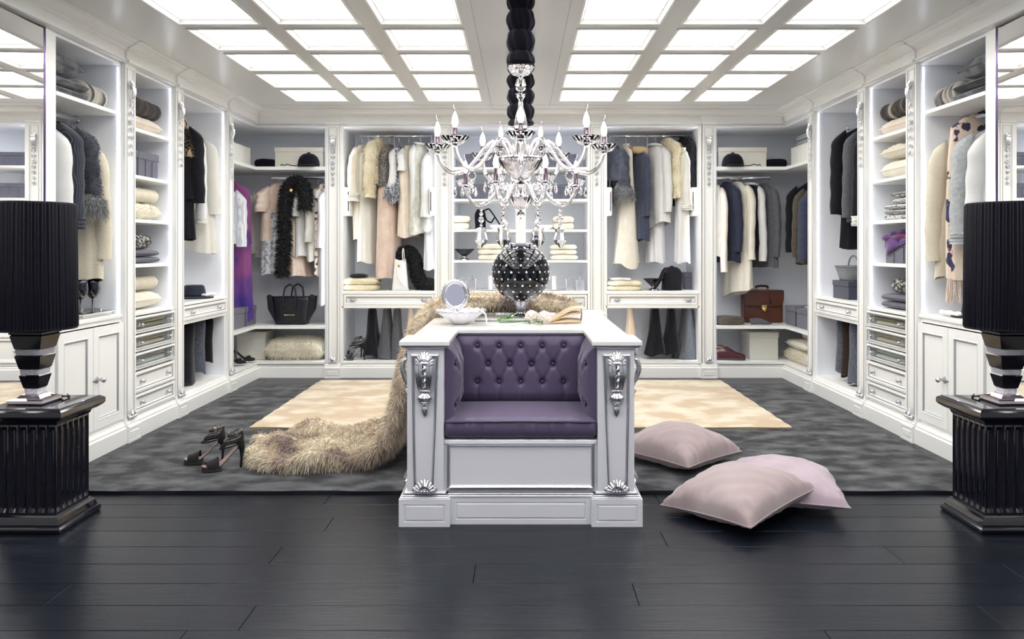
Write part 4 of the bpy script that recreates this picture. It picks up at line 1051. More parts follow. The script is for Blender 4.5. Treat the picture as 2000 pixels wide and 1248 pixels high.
def table_lamp(sx, sd):
    t = thing('table_lamp', f'black pleated drum lamp with rhinestone-banded tapered base, {sd} side', 'table lamp'); cx, cy = -2.022, 3.20
    def sq(prof, nm, m, sm=False):
        R = [[(cx-h, cy-h, z), (cx+h, cy-h, z), (cx+h, cy+h, z), (cx-h, cy+h, z)] for h, z in prof]
        return MB().rings(R, True, True, True).build(nm, m, t, sm, sx=sx)
    zb = .5015
    sq([(.070, zb), (.074, zb+.006), (.072, zb+.016), (.060, zb+.020), (.050, zb+.022), (.036, zb+.034), (.026, zb+.036)], 'base_plate', 'dark_chrome')
    z = zb+.036; h = .027
    def tap(z): return .027+(.062-.027)*(z-zb-.036)/(.787-zb-.036)
    segs = [(.012, 'rhinestone'), ]
    zz = [zb+.036, .560, .585, .613, .636, .668, .704, .730, .787]
    zs = [(zb+.036, .560, 's'), (.560, .618, 'b'), (.618, .640, 's'), (.640, .700, 'b'), (.700, .724, 's'), (.724, .784, 'b')]
    for a, b, k in zs:
        if k == 's': sq([(tap(a)-.001, a), (tap(b)-.001, b)], 'rhinestone_band', 'rhinestone')
        else: sq([(tap(a)-.004, a), (tap(a)+.001, a+.004), (tap(b)+.004, b-.004), (tap(b), b)], 'black_tier', 'black_ceramic')
    sq([(.062, .784), (.068, .788), (.068, .794), (.060, .799), (.02, .802)], 'cap', 'black_ceramic')
    MB().lathe([(.018, .800), (.016, .830), (.012, .90)], (cx, cy, 0), 14).build('socket', 'dark_chrome', t, True, sx=sx)
    n = 640; R = []
    for r_, zq, am in ((.1520, .808, .3), (.1535, .812, 1), (.1515, 1.06, 1), (.1485, 1.316, 1), (.1475, 1.326, .3)):
        R.append([(cx+(r_+am*(.0036*math.sin(2*PI*k/n*72+1.1*math.sin(k*.07)))+am*.0014*math.sin(k*.41))*math.cos(2*PI*k/n), cy+(r_+am*(.0036*math.sin(2*PI*k/n*72+1.1*math.sin(k*.07)))+am*.0014*math.sin(k*.41))*math.sin(2*PI*k/n), zq) for k in range(n)])
    MB().rings(R, True).build('pleated_shade', 'shade_black', t, True, sx=sx)
    MB().lathe([(.1535, .804), (.1545, .808), (.1535, .815)], (cx, cy, 0), 60, cap=False).build('shade_hem', 'shade_black', t, True, sx=sx)
    MB().lathe([(.146, 1.320), (.149, 1.326), (.146, 1.330)], (cx, cy, 0), 60, cap=False).build('shade_hem', 'shade_black', t, True, sx=sx)
    MB().lathe([(.001, 1.322), (.147, 1.322)], (cx, cy, 0), 48, cap=False).build('shade_top', 'shade_black', t, True, sx=sx)
    MB().tube([(cx+.045, cy+.03, zb+.025), (cx+.07, cy+.06, zb+.012), (cx+.09, cy+.09, zb+.004), (cx+.05, cy+.14, zb+.004)], .003, 6).build('cord', 'velvet_black', t, True, sx=sx)
for sx, sd in ((1, 'left'), (-1, 'right')): pedestal(sx, sd); table_lamp(sx, sd)

# ================================================================ CHANDELIERS
def bulb_set(parent, p, sc=1.0, bob=.058, drops=False):
    x, y, z = p
    mod = lambda a, zz: 1+.05*math.cos(12*a)
    b = MB().lathe([(.008, z-.018), (.014*sc, z-.016), (.034*sc, z-.010), (bob*sc*.85, z+.004), (bob*sc, z+.018), (bob*sc*1.02, z+.022), (bob*sc*.95, z+.020), (.030*sc, z-.003), (.010, z-.004)], (x, y, 0), 36, mod).build('bobeche', 'crystal', parent, .8)
    MB().lathe([(.011*sc, z-.004), (.012*sc, z), (.0105*sc, z+.004), (.0105*sc, z+.058*sc), (.008*sc, z+.060*sc)], (x, y, 0), 14).build('candle_sleeve', 'candle_chrome', parent, .8)
    zb = z+.060*sc
    MB().lathe([(.006*sc, zb), (.012*sc, zb+.010*sc), (.0148*sc, zb+.024*sc), (.012*sc, zb+.044*sc), (.0062*sc, zb+.060*sc), (.003*sc, zb+.068*sc)], (x, y, 0), 14).build('flame_bulb', 'bulb', parent, True)
    s = 1 if x > 0 else -1
    MB().tube([(x, y, zb+.066*sc), (x+.002*s, y, zb+.080*sc), (x+.007*s, y, zb+.092*sc), (x+.004*s, y, zb+.102*sc)], [.003*sc, .002*sc, .0015*sc, .0006], 6).build('bulb_tip', 'crystal', parent, True)
def drop_mb(c, w_, h, n=8, flat=.45):
    x, y, z = c
    return MB().rings([[(x+r*math.cos(2*PI*k/n), y+flat*r*math.sin(2*PI*k/n), zz) for k in range(n)] for r, zz in ((w_*.12, z), (w_*.42, z-h*.10), (w_*.36, z-h*.25), (w_*.5, z-h*.62), (w_*.30, z-h*.84), (w_*.04, z-h))], True, True, True)
def bead(c, r, n=8): return MB().lathe([(r*.3, -r), (r*.85, -r*.5), (r, 0), (r*.85, r*.5), (r*.3, r)], c, n)
def spl(P, n=36): return smooth_path(P, n, 3)
def sleeve(parent, x, y, z0, z1, r):
    n = 60; nz = 70; R = []
    for i in range(nz+1):
        z = z0+(z1-z0)*i/nz; ph = (z*10.2) % 1.0; puff = .72+.32*abs(math.sin(ph*PI))**.6
        R.append([(x+r*(puff+.05*math.sin(9*a+z*30)+.03*math.sin(17*a-z*50))*math.cos(a), y+r*(puff+.05*math.sin(9*a+z*30))*math.sin(a), z) for a in [2*PI*k/n for k in range(n)]])
    MB().rings(R, True, True, True).build('chain_sleeve', 'velvet_black', parent, True)
def chandelier(cx, cy):
    t = thing('chandelier', 'large clear crystal chandelier with two tiers of lit candle arms above the island', 'chandelier')
    L = lambda r, a, z: (cx+r*math.sin(a), cy-r*math.cos(a), z)
    sleeve(t, cx, cy, 2.005, ZC-.03, .062)
    MB().lathe([(.075, ZC-.03), (.072, ZC-.018), (.040, ZC-.004), (.04, ZC)], (cx, cy, 0), 30).build('ceiling_rose', 'chrome', t, .8)
    mod = lambda a, zz: 1+.05*math.cos(12*a)
    MB().lathe([(.010, 1.945), (.040, 1.955), (.060, 1.985), (.061, 1.990), (.050, 1.982), (.012, 1.965)], (cx, cy, 0), 36, mod).build('crystal_cup', 'crystal', t, .8)
    MB().lathe([(.010, 1.875), (.020, 1.882), (.026, 1.905), (.020, 1.930), (.010, 1.940)], (cx, cy, 0), 8).build('crystal_ball', 'crystal', t)
    MB().lathe([(.009, 1.835), (.016, 1.845), (.024, 1.866), (.020, 1.864), (.010, 1.855)], (cx, cy, 0), 18, mod).build('crystal_cup', 'crystal', t, .8)
    MB().lathe([(.030, 1.700), (.032, 1.715), (.024, 1.760), (.012, 1.800), (.010, 1.836)], (cx, cy, 0), 24).build('glass_stem', 'crystal_arm', t, True)
    MB().lathe([(.034, 1.560), (.032, 1.580), (.026, 1.64), (.028, 1.70)], (cx, cy, 0), 24).build('glass_stem', 'crystal_arm', t, True)
    # upper bowl
    MB().lathe([(.112, 1.558), (.110, 1.566), (.090, 1.570), (.036, 1.572), (.036, 1.560), (.085, 1.556)], (cx, cy, 0), 36).build('chrome_plate', 'dark_chrome', t, .8)
    MB().lathe([(.012, 1.468), (.035, 1.476), (.070, 1.502), (.090, 1.530), (.104, 1.556), (.098, 1.556), (.064, 1.512), (.014, 1.480)], (cx, cy, 0), 40, lambda a, z: 1+.03*math.cos(20*a)).build('cut_glass_bowl', 'crystal', t, .8)
    MB().lathe([(.014, 1.395), (.030, 1.410), (.034, 1.430), (.020, 1.452), (.012, 1.470)], (cx, cy, 0), 10).build('crystal_ball', 'crystal', t)
    # lower bowl
    MB().lathe([(.066, 1.378), (.064, 1.386), (.02, 1.390), (.02, 1.380)], (cx, cy, 0), 30).build('chrome_plate', 'dark_chrome', t, .8)
    MB().lathe([(.010, 1.322), (.034, 1.330), (.056, 1.352), (.064, 1.378), (.058, 1.378), (.030, 1.340), (.010, 1.334)], (cx, cy, 0), 36, lambda a, z: 1+.04*math.cos(14*a)).build('cut_glass_bowl', 'crystal', t, .8)
    bead((cx, cy, 1.300), .019, 10).build('finial_ball', 'crystal', t); MB().lathe([(.003, 1.276), (.004, 1.325)], (cx, cy, 0), 8).build('finial_pin', 'chrome', t)
    for deg in (0, 47, -47, 90, -90, 150, -150):
        a = math.radians(deg)
        P = spl([L(r, a, z) for r, z in ((.045, 1.535), (.06, 1.59), (.085, 1.635), (.12, 1.648), (.160, 1.620), (.200, 1.565), (.245, 1.510), (.295, 1.485), (.345, 1.500), (.380, 1.545), (.390, 1.588))])
        o = MB().tube(P, .0095, 10).build('upper_arm', 'crystal_arm', t, True); bulb_set(o, L(.390, a, 1.605))
    for deg in (25, -25, 90, -90, 155, -155):
        a = math.radians(deg)
        P = spl([L(r, a, z) for r, z in ((.045, 1.398), (.062, 1.440), (.085, 1.442), (.110, 1.410), (.145, 1.362), (.185, 1.340), (.225, 1.352), (.252, 1.392), (.258, 1.425))])
        o = MB().tube(P, .009, 10).build('lower_arm', 'crystal_arm', t, True); bulb_set(o, L(.258, a, 1.442), .85, .052)
        x, y, z = L(.185, a, 1.332)
        d = bead((x, y, z-.010), .008).build('bead', 'crystal', o); bead((x, y, z-.030), .010).build('bead', 'crystal', o); bead((x, y, z-.058), .015).build('bead', 'crystal', o); bead((x, y, z-.083), .008).build('bead', 'crystal', o)
        drop_mb((x, y, z-.092), .062, .100).build('pendalogue', 'crystal', o); MB().tube([(x, y, z+.004), (x, y, z-.092)], .0012, 5).build('pin', 'chrome', o)
        for q in range(4):
            b = q*PI/2+.4; x2, y2, _ = L(.258, a, 0); x2 += .050*math.cos(b); y2 += .050*math.sin(b)
            bead((x2, y2, 1.424), .005).build('bead', 'crystal', o); drop_mb((x2, y2, 1.418), .018, .036).build('pendalogue', 'crystal', o)
    # rings with drops hanging from the upper arms
    for deg in (47, -47, 150, -150):
        a = math.radians(deg); x, y, z = L(.295, a, 1.474)
        ring = [(x+.017*math.sin(b), y, z-.014+.017*math.cos(b)) for b in np.linspace(.5, 2*PI-.5, 20)]
        o = MB().tube(ring, .002, 5).build('ring', 'crystal_arm', t, True); bead((x, y, z-.042), .007).build('bead', 'crystal', o); drop_mb((x, y, z-.052), .022, .044).build('pendalogue', 'crystal', o)
chandelier(0, 3.60)
def small_chandelier(cx, cy):
    t = thing('chandelier', 'smaller crystal chandelier with black ruffled chain sleeve, half hidden behind the large one', 'chandelier')
    sleeve(t, cx, cy, 1.93, ZC-.02, .082)
    MB().lathe([(.07, ZC-.02), (.06, ZC-.008), (.03, ZC)], (cx, cy, 0), 24).build('ceiling_rose', 'chrome', t, .8)
    MB().lathe([(.012, 1.905), (.070, 1.915), (.084, 1.930), (.07, 1.932), (.012, 1.918)], (cx, cy, 0), 30).build('crystal_cup', 'crystal', t, .8)
    MB().lathe([(.020, 1.62), (.026, 1.66), (.018, 1.76), (.024, 1.84), (.014, 1.91)], (cx, cy, 0), 16).build('glass_stem', 'crystal_arm', t, True)
    MB().lathe([(.01, 1.54), (.05, 1.56), (.075, 1.60), (.070, 1.625), (.02, 1.63)], (cx, cy, 0), 24).build('cut_glass_bowl', 'crystal', t, .8)
    for deg in (29, -29, 151, -151):
        a = math.radians(deg); L = lambda r, z: (cx+r*math.sin(a), cy-r*math.cos(a), z)
        P = spl([L(r, z) for r, z in ((.02, 1.64), (.05, 1.70), (.085, 1.715), (.13, 1.66), (.18, 1.63), (.225, 1.66), (.25, 1.735))])
        o = MB().tube(P, .008, 8).build('arm', 'crystal_arm', t, True); bulb_set(o, L(.25, 1.754), 1.0, .055)
small_chandelier(0, 4.9)
# ================================================================ HANGING CLOTHES
def cloth_tube(x, y, zt, ang, prof, nf=7, amp=.12, seed=0.0, hem=.010, n=56, nt=30, sway=0.0, power=.8, slant=0.0):
    """prof: (drop from zt, half width along the shoulder axis, half thickness); folds deepen towards the hem"""
    P = np.array(prof, float); H = P[-1, 0]; hs = np.concatenate([np.linspace(P[0, 0], min(P[0, 0]+.14, H*.5), 10), np.linspace(min(P[0, 0]+.14, H*.5), H, nt)[1:]])
    ca, sa = math.cos(ang), math.sin(ang); R = []
    for h in hs:
        wa, db = np.interp(h, P[:, 0], P[:, 1]), np.interp(h, P[:, 0], P[:, 2]); f = np.clip((h-P[0, 0]-.08)/(H-P[0, 0]), 0, 1)**.7; ring = []
        for j in range(n):
            t = 2*PI*j/n; c, s = math.cos(t), math.sin(t)
            fold = 1+amp*f*(math.sin(nf*t+seed+1.4*math.sin(h*4+seed))+.45*math.sin((nf*2+1)*t+seed*2.3))
            a = wa*math.copysign(abs(c)**power, c)*(1+.25*(fold-1)); b = db*math.copysign(abs(s)**power, s)*fold
            z = zt-h
            if h == hs[-1]: z += hem*math.sin(3*t+seed)+slant*c
            elif f > .5: z += slant*c*(f-.5)*2
            a += sway*f; ring.append((x+a*ca-b*sa, y+a*sa+b*ca, z))
        R.append(ring)
    return MB().rings(R, True, True, False)
def sleeve_mb(x, y, ang, side, a0, z0, L_, r0, r1, seed=0.0, out=.02, fwd=.0, flat=.70, n=18):
    ca, sa = math.cos(ang), math.sin(ang); R = []; nt = 18
    for i in range(nt+1):
        u = i/nt; z = z0-L_*u; a = side*(a0+out*math.sin(u*PI*.5)); b = fwd*u+.006*math.sin(u*6+seed); r = (r0+(r1-r0)*u)*(1+.05*math.sin(u*23+seed)) * (min(1, .66+u*4))
        R.append([(x+(a+r*math.cos(q))*ca-(b+r*flat*math.sin(q)*(1+.10*math.sin(3*q+u*5+seed)))*sa, y+(a+r*math.cos(q))*sa+(b+r*flat*math.sin(q))*ca, z+(-.034*math.cos(q)*side*(1-i/4) if i < 4 else 0)) for q in [2*PI*k/n for k in range(n)]])
    return MB().rings(R, True, True, False)
def hanger(lab, x, y, zn, zr, ang, w_=.17, m='wood_hanger', sx=1, hook='chrome'):
    t = thing('clothes_hanger', lab, 'hanger', 'clothes hangers'); ca, sa = math.cos(ang), math.sin(ang)
    L = lambda a, z: (x+a*ca, y+a*sa, z)
    pts = [L(a, zn-.016-.48*abs(a)**1.08) for a in np.linspace(-w_, w_, 15)]
    MB().tube(pts, .010, 8, flat=.8).build('shoulder_bar', m, t, True, sx=sx)
    pts = [(x, y, zn-.01), (x, y, zr-.006)]+[(x+.016*math.sin(q)*-sa*0+ (-sa)*(.016-.016*math.cos(q)), y+ca*(.016-.016*math.cos(q)), zr+.016*math.sin(q)) for q in np.linspace(.2, 3.4, 9)]
    # hook curls over the rail, at right angles to the bar
    dx, dy = -sa, ca
    pts = [(x, y, zn-.012), (x, y, zn+.004)]+[(x+dx*.017*math.cos(q), y+dy*.017*math.cos(q), zr+.0175*math.sin(q)) for q in np.linspace(-1.0, 3.3, 12)]
    if zr-zn > .05: pts = [(x, y, zn-.012), (x, y, zr-.03)]+pts[2:]
    MB().tube(pts, .0022, 6).build('hook', hook, t, True, sx=sx)
A2 = PI/2
def garment(short, label, cat, p, zr, L_, w_, d_, m, ang=0.0, sx=1, group=None, sl=None, slm=None, slr=(.062, .045), flare=1.0, nf=6, amp=.12, skirt=None, collar=None, fur=None, cuff=None, hem=.01, hang='wood_hanger', name=None, out=.02, body_prof=None, slant=0.0, sides=(-1, 1), lapel=None, fwd=.0, hemw=None):
    x, y, z = p
    if ang > 1.0 and y > 6.85: ang = A2-(.20+.8*abs(ang-A2))*(1 if x < 0 else -1)   # the near shoulder swings towards the side of the room
    seed = random.random()*6; t = thing(name or cat.replace(' ', '_'), label, cat, group)
    h = w_; hw = hemw or w_*1.0
    prof = body_prof or [(0, .045, .030), (.012, .062, d_*.40), (.035, h*.48, d_*.55), (.075, h*.86, d_*.78), (.115, h*.98, d_*.92), (.20, h*.97, d_), (L_*.5+.1, (h*.92+hw)/2, d_*(1+flare)/2), (L_, hw, d_*flare)]
    mb = cloth_tube(x, y, z, ang, prof, nf, amp, seed, hem, slant=slant); mb.build('body', m, t, True, sx=sx)
    furs = [(mb, m)]
    if sl:
        for s in sides:
            q = sleeve_mb(x, y, ang, s, h*.86, z-.062, sl, slr[0], slr[1], seed, out, fwd); q.build('sleeve', slm or m, t, True, sx=sx); furs.append((q, slm or m))
            if cuff:
                e = sleeve_mb(x, y, ang, s, h*.86+out, z-.062-sl+cuff[0]*.5, cuff[0], slr[1]*cuff[1], slr[1]*cuff[1], seed, 0, 0); e.v = [(a+ (fwd*0), b, c) for a, b, c in e.v]; e.build('cuff', cuff[2], t, True, sx=sx)
                if len(cuff) > 3: P, N = surf_samples(e, cuff[3]); fur_blades(P, outward(P, N, x, y, None, e), .045, .0016, 1.6, .7).build('cuff_fringe', cuff[2], t, kind='stuff', sx=sx)
    if skirt:
        sm, h0, h1, sw, sd, sf = skirt; e = cloth_tube(x, y, z-h0, ang, [(0, sw*.8, sd*.8), (.06, sw*.95, sd), (h1-h0, sw, sd*sf)], nf+2, amp*1.3, seed+1, .008); e.build('skirt', sm, t, True, sx=sx)
    if collar:
        cm, cr, ch = collar[:3]; ca, sa = math.cos(ang), math.sin(ang)
        pts = [(x+(.075*math.cos(q))*ca-(.05*math.sin(q))*sa, y+.075*math.cos(q)*sa+.05*math.sin(q)*ca, z-.012+ch*(.25*math.sin(q))) for q in np.linspace(0, 2*PI, 22)]
        c = MB().tube(pts, cr, 8, cap=False); c.build('collar', cm, t, True, sx=sx)
        if len(collar) > 3: P, N = surf_samples(c, collar[3]); fur_blades(P, N, .028, .0016, .6, .9).build('collar_fur', cm, t, kind='stuff', sx=sx)
    if fur:
        for q, qm in furs:
            P, N = surf_samples(q, int(fur[0]*(1 if q is mb else .4))); N = outward(P, N, x, y, ang, q); fur_blades(P, N, fur[1], fur[2], 1.2, .8).build('fur_pile', qm, t, kind='stuff', sx=sx)
    if hang: hanger(('wooden' if hang == 'wood_hanger' else 'dark')+' hanger holding the '+short, x, y, z+.004, zr, ang, min(.15, h*.72), hang, sx)
    return t
def outward(P, N, x, y, ang, q):
    V = np.array(q.v); c = V.mean(0); d = P-c; d[:, 2] = 0; s = np.sign((d*N).sum(1)); s[s == 0] = 1; return N*s[:, None]
def drape(short, label, x, y, zt, L_, w_, d_, m, ang=0.0, sx=1, cat='trousers', flare=1.3, nf=4, amp=.22, hem=.012, group=None, clip=True, legs=1, slant=0.0, top=.75):
    t = thing(cat.replace(' ', '_'), label, cat, group); seed = random.random()*6
    prof = [(0, w_*top, d_*.45), (.03, w_*top*1.05, d_*.6), (L_*.5, w_*.95, d_*.9), (L_, w_, d_*flare)]
    if legs == 1: cloth_tube(x, y, zt, ang, prof, nf, amp, seed, hem, slant=slant).build('legs' if cat == 'trousers' else 'cloth', m, t, True, sx=sx)
    else:
        for s in (-1, 1):
            ca, sa = math.cos(ang+PI/2), math.sin(ang+PI/2); o = s*d_*.5
            cloth_tube(x+o*ca, y+o*sa, zt+.0, ang, [(h, a, b*.52) for h, a, b in prof], nf, amp*.7, seed+s, hem).build('leg', m, t, True, sx=sx)
    if clip: MB().box(x-.012, x+.012, y-.05, y+.05, zt-.014, zt+.012, .003).build('waistband', m, t, sx=sx)
    return t
A2 = PI/2
# ---- back-left wardrobe (pull-down rail), shoulders run front to back
YG = 7.035; GY = 6.90; ZRB = ZR_BACK
def bk(xp, yp): return (PX(xp, 6.93), YG, PZ(yp, 6.93))
def Lp(y0, y1, Y=6.9): return (y1-y0)*Y/F
def wp(n, Y=6.9): return n*Y/F
GL = 'clothes on the left back rail'
garment('cream robe', 'cream robe with wide rolled cuff at the left end of the back rail', 'robe', bk(703, 281), ZRB, Lp(281, 470), .19, .052, 'cream', A2+.10, sl=Lp(292, 385), slr=(.050, .058), cuff=(.07, 1.22, 'ivory_cloth'), group=GL, hang='dark_hanger', hemw=.12)
garment('long white gown', 'long white gown with open neck on wooden hanger, beside the cream robe', 'gown', bk(716, 285), ZRB, Lp(285, 514), .15, .046, 'ivory_cloth', A2+.25, flare=1.35, group=GL, nf=5)
garment('cream fur jacket', 'cream fur jacket on the left back rail', 'fur jacket', bk(735, 266), ZRB, Lp(266, 360), .17, .062, 'fur_cream', A2-.12, sl=Lp(280, 388), slr=(.070, .060), fur=(3600, .030, .0018), group=GL)
garment('beige pleated dress', 'beige pleated dress under a short grey tweed jacket', 'dress', bk(757, 280), ZRB, Lp(280, 363), .17, .066, 'tweed_grey', A2+.14, skirt=('beige_pleat', Lp(280, 358), Lp(280, 545), .16, .078, 1.15), group=GL, nf=8, amp=.07)
garment('navy and white lace jacket', 'navy and white lace jacket on the left back rail', 'jacket', bk(776, 284), ZRB, Lp(284, 398), .17, .046, 'lace_navy', A2+.05, sl=Lp(296, 372), slr=(.045, .042), slm='white_cloth', cuff=(.12, 1.25, 'lace_navy', 1800), group=GL)
garment('plain beige dress', 'plain beige dress with white draped sleeve on the left back rail', 'dress', bk(795, 282), ZRB, Lp(282, 464), .16, .052, 'beige', A2+.12, sl=Lp(290, 330), slr=(.045, .052), slm='white_cloth', flare=1.25, group=GL)
garment('grey-green lace coat', 'grey-green lace coat with a white knit sleeve in front', 'coat', bk(819, 276), ZRB, Lp(276, 458), .18, .062, 'grey_green_lace', A2+.18, sl=Lp(290, 405), slr=(.044, .036), slm='white_cloth', group=GL, out=-.01, collar=('white_cloth', .010, .03))
garment('white asymmetric blouse', 'white asymmetric blouse over a long white skirt, right end of the left rail', 'blouse', bk(842, 292), ZRB, Lp(292, 440), .17, .060, 'white_cloth', A2+.08, sl=Lp(300, 420), slr=(.046, .070), slant=.06, skirt=('white_sheer', Lp(292, 400), Lp(292, 528), .12, .052, 1.1), group=GL, hang='dark_hanger')
# ---- back-right wardrobe
GR = 'clothes on the right back rail'
garment('charcoal jacket with feather cuffs', 'charcoal short jacket with grey feathered cuffs on the right back rail', 'jacket', bk(1203, 282), ZRB, Lp(282, 352), .17, .078, 'charcoal_fur', A2-.30, sl=Lp(290, 372), slr=(.062, .070), cuff=(.13, 1.15, 'grey_fringe', 2600), group=GR, hang='dark_hanger')
garment('cream flared dress', 'cream long dress flaring to a wide hem, below the feather-cuff jacket', 'dress', bk(1226, 278), ZRB, Lp(278, 518), .12, .034, 'cream', A2-.12, flare=3.5, group=GR, nf=4, amp=.16, slant=.02, hem=.02)
garment('navy coat with tan fur collar', 'slate navy coat with tan fur collar on the right back rail', 'coat', bk(1251, 290), ZRB, Lp(290, 470), .18, .060, 'slate_navy', A2-.10, sl=Lp(298, 418), slr=(.052, .044), group=GR, collar=('fur_tan', .034, .03, 2400))
garment('pale grey coat', 'pale grey stand-collar coat with long sleeve and white lining panel', 'coat', bk(1284, 280), ZRB, Lp(280, 445), .19, .072, 'pale_grey', A2-.30, sl=Lp(290, 412), slr=(.058, .050), group=GR, slant=-.05, skirt=('white_sheer', Lp(280, 420), Lp(280, 514), .11, .058, 1.05), collar=('pale_grey', .012, .05), hang='dark_hanger')
garment('cream fur coat', 'cream fur short coat between the pale grey coat and black fur', 'fur coat', bk(1308, 267), ZRB, Lp(267, 345), .17, .062, 'fur_cream', A2-.15, sl=Lp(280, 388), slr=(.066, .055), fur=(3600, .028, .0018), group=GR)
garment('black fur coat', 'black fur coat at the right end of the right back rail', 'fur coat', bk(1341, 264), ZRB, Lp(264, 398), .18, .064, 'fur_black', A2-.16, sl=None, fur=(4200, .030, .0020), group=GR, hang='dark_hanger')
garment('cream blouse with folded cuff', 'cream blouse with folded cuff over a white gown, in front of the black fur', 'blouse', (PX(1334, 6.86), 6.90, PZ(288, 6.86)), ZRB, Lp(288, 470), .09, .048, 'ivory_cloth', A2-.05, sl=Lp(296, 398), slr=(.040, .052), cuff=(.07, 1.25, 'ivory_cloth'), group=GR, sides=(-1,), skirt=('white_sheer', Lp(288, 390), Lp(288, 512), .085, .052, 1.05), hang=None)
# ---- left corner, back rail
ZRC = 1.785; YC = 7.02
def ck(xp, yp): return (PX(xp, 6.93), YC, PZ(yp, 6.93))
GC = 'clothes on the left corner rails'
garment('blush blouse over silver lace', 'blush puff-sleeve blouse over a silver lace dress in the left corner', 'dress', ck(536, 357), ZRC, Lp(357, 470), .18, .058, 'blush', A2+.40, sl=Lp(368, 412), slr=(.070, .075), skirt=('lace_silver', Lp(357, 405), Lp(357, 537), .17, .060, 1.25), group=GC, nf=5, sides=(-1,))
garment('long beige gown', 'long beige gown behind the black feather boa', 'gown', ck(556, 362), ZRC, Lp(362, 534), .15, .046, 'beige', A2+.1, flare=1.3, group=GC)
garment('beige ruffled dress', 'beige dress with ruffled hem in the left corner', 'dress', ck(580, 372), ZRC, Lp(372, 500), .15, .050, 'beige', A2+.12, flare=1.25, group=GC, skirt=('blush', Lp(372, 492), Lp(372, 540), .15, .066, 1.25), nf=9)
garment('white short-sleeved top', 'white short-sleeved top on wooden hanger in the left corner', 'top', ck(598, 366), ZRC, Lp(366, 502), .17, .050, 'white_cloth', A2+.28, sl=Lp(376, 420), slr=(.052, .060), group=GC)
garment('white wrap top', 'white wrap top next to the short-sleeved top', 'top', ck(616, 368), ZRC, Lp(368, 510), .16, .044, 'ivory_cloth', A2+.12, sl=Lp(378, 470), slr=(.042, .050), group=GC)
garment('floral dress', 'pink and navy floral dress at the end of the left corner rail', 'dress', ck(627, 358), ZRC, Lp(358, 542), .15, .036, 'floral_small', A2+.05, group=GC, flare=1.1)
garment('sheer white blouse', 'long sheer white blouse beside the pilaster in the left corner', 'blouse', (PX(634, 6.86), 6.95, PZ(368, 6.86)), ZRC, Lp(368, 594), .12, .038, 'white_sheer', A2+.02, sl=Lp(378, 480), slr=(.040, .044), group=GC, flare=1.1, sides=(-1,), hang=None)
# black feather boa
t = thing('feather_boa', 'long black feather boa with gold clasp hanging in the left corner', 'feather boa', GC)
bx = lambda xp, yp, Y: (PX(xp, Y), Y, PZ(yp, Y))
bp = smooth_path([bx(596, 408, 6.80), bx(598, 385, 6.80), bx(594, 362, 6.83), bx(580, 352, 6.86), bx(565, 360, 6.84), bx(558, 385, 6.80), bx(556, 420, 6.78), bx(556, 460, 6.78), bx(553, 500, 6.78), bx(551, 538, 6.78)], 60, 4)
bm = MB().tube(bp, .040, 10); bm.build('boa_core', 'fur_black', t, True)
P, N = surf_samples(bm, 5200); ci = np.argmin(((P[:, None]-bp[None])**2).sum(2), 1); D = P-bp[ci]; D /= np.linalg.norm(D, axis=1)[:, None]
fur_blades(P, D, .050, .0035, .8, 1.1).build('feathers', 'fur_black', t, kind='stuff')
MB().ell(bx(568, 372, 6.76), .018, .010, .018, 12, 6).build('gold_clasp', 'gold', t, True)
# ---- left corner, side rail (shoulders point into the room)
def sk(xp, yp, X, sx=1):
    """place a garment on a side rail so that its room-side shoulder falls at pixel xp"""
    Y = SY(xp, X); return (ROD_X, Y, PZ(yp, Y))
garment('grey striped shirt', 'white and grey striped shirt at the front of the left corner side rail', 'shirt', sk(470, 364, -2.42), 1.79, .50, .19, .030, 'white_stripe', 0, sl=.46, slr=(.052, .045), group=GC, out=.01)
garment('purple satin dress', 'purple and plum satin dress in the left corner', 'dress', sk(482, 352, -2.42), 1.79, .56, .20, .034, 'plum_silk', 0, skirt=('purple_silk', .40, 1.24, .21, .045, 1.2), group=GC, slant=.0, nf=6, amp=.2)
garment('white shirt', 'white long-sleeved shirt behind the purple dress in the left corner', 'shirt', sk(500, 370, -2.44), 1.79, .60, .18, .030, 'ivory_cloth', 0, sl=.54, slr=(.050, .042), group=GC, cuff=(.05, 1.15, 'ivory_cloth'))
# ---- left hanging wardrobe
ZR3 = 2.09
G3 = 'clothes in the left hanging wardrobe'
bc = garment('black coat with tan fur collar', 'long black coat with tan fur collar in the left hanging wardrobe', 'coat', (ROD_X+.02, 5.60, PZ(238, 5.60)), ZR3, .56, .22, .060, 'black_cloth', 0, sl=.53, slr=(.060, .052), skirt=('black_cloth', .50, .86, .19, .05, 1.0), collar=('fur_tan', .055, .08, 2600), group=G3)
lp = smooth_path([(-2.52, 5.585, 2.012), (-2.45, 5.60, 1.985), (-2.405, 5.60, 1.90), (-2.40, 5.585, 1.80)], 20); lm = MB().tube(lp, .036, 10); lm.build('fur_lapel', 'fur_tan', bc, True)
P, N = surf_samples(lm, 2200); ci = np.argmin(((P[:, None]-lp[None])**2).sum(2), 1); D = P-lp[ci]; D /= np.linalg.norm(D, axis=1)[:, None]+1e-9; fur_blades(P, D, .026, .0016, .6, .8).build('lapel_fur', 'fur_tan', bc, kind='stuff')
garment('ribbed white cardigan', 'ribbed white knit cardigan in the left hanging wardrobe', 'cardigan', (ROD_X, 5.755, PZ(252, 5.755)), ZR3, .60, .20, .036, 'white_knit_rib', 0, sl=.62, slr=(.050, .040), cuff=(.06, 1.1, 'ivory_cloth'), group=G3, hang='dark_hanger')
garment('long white coat', 'long sheer white coat farthest in the left hanging wardrobe', 'coat', (ROD_X, 5.93, PZ(262, 5.93)), ZR3, .88, .21, .055, 'ivory_cloth', 0, sl=.56, slr=(.062, .066), group=G3, flare=1.5, slant=-.05, hang='dark_hanger', hemw=.23)
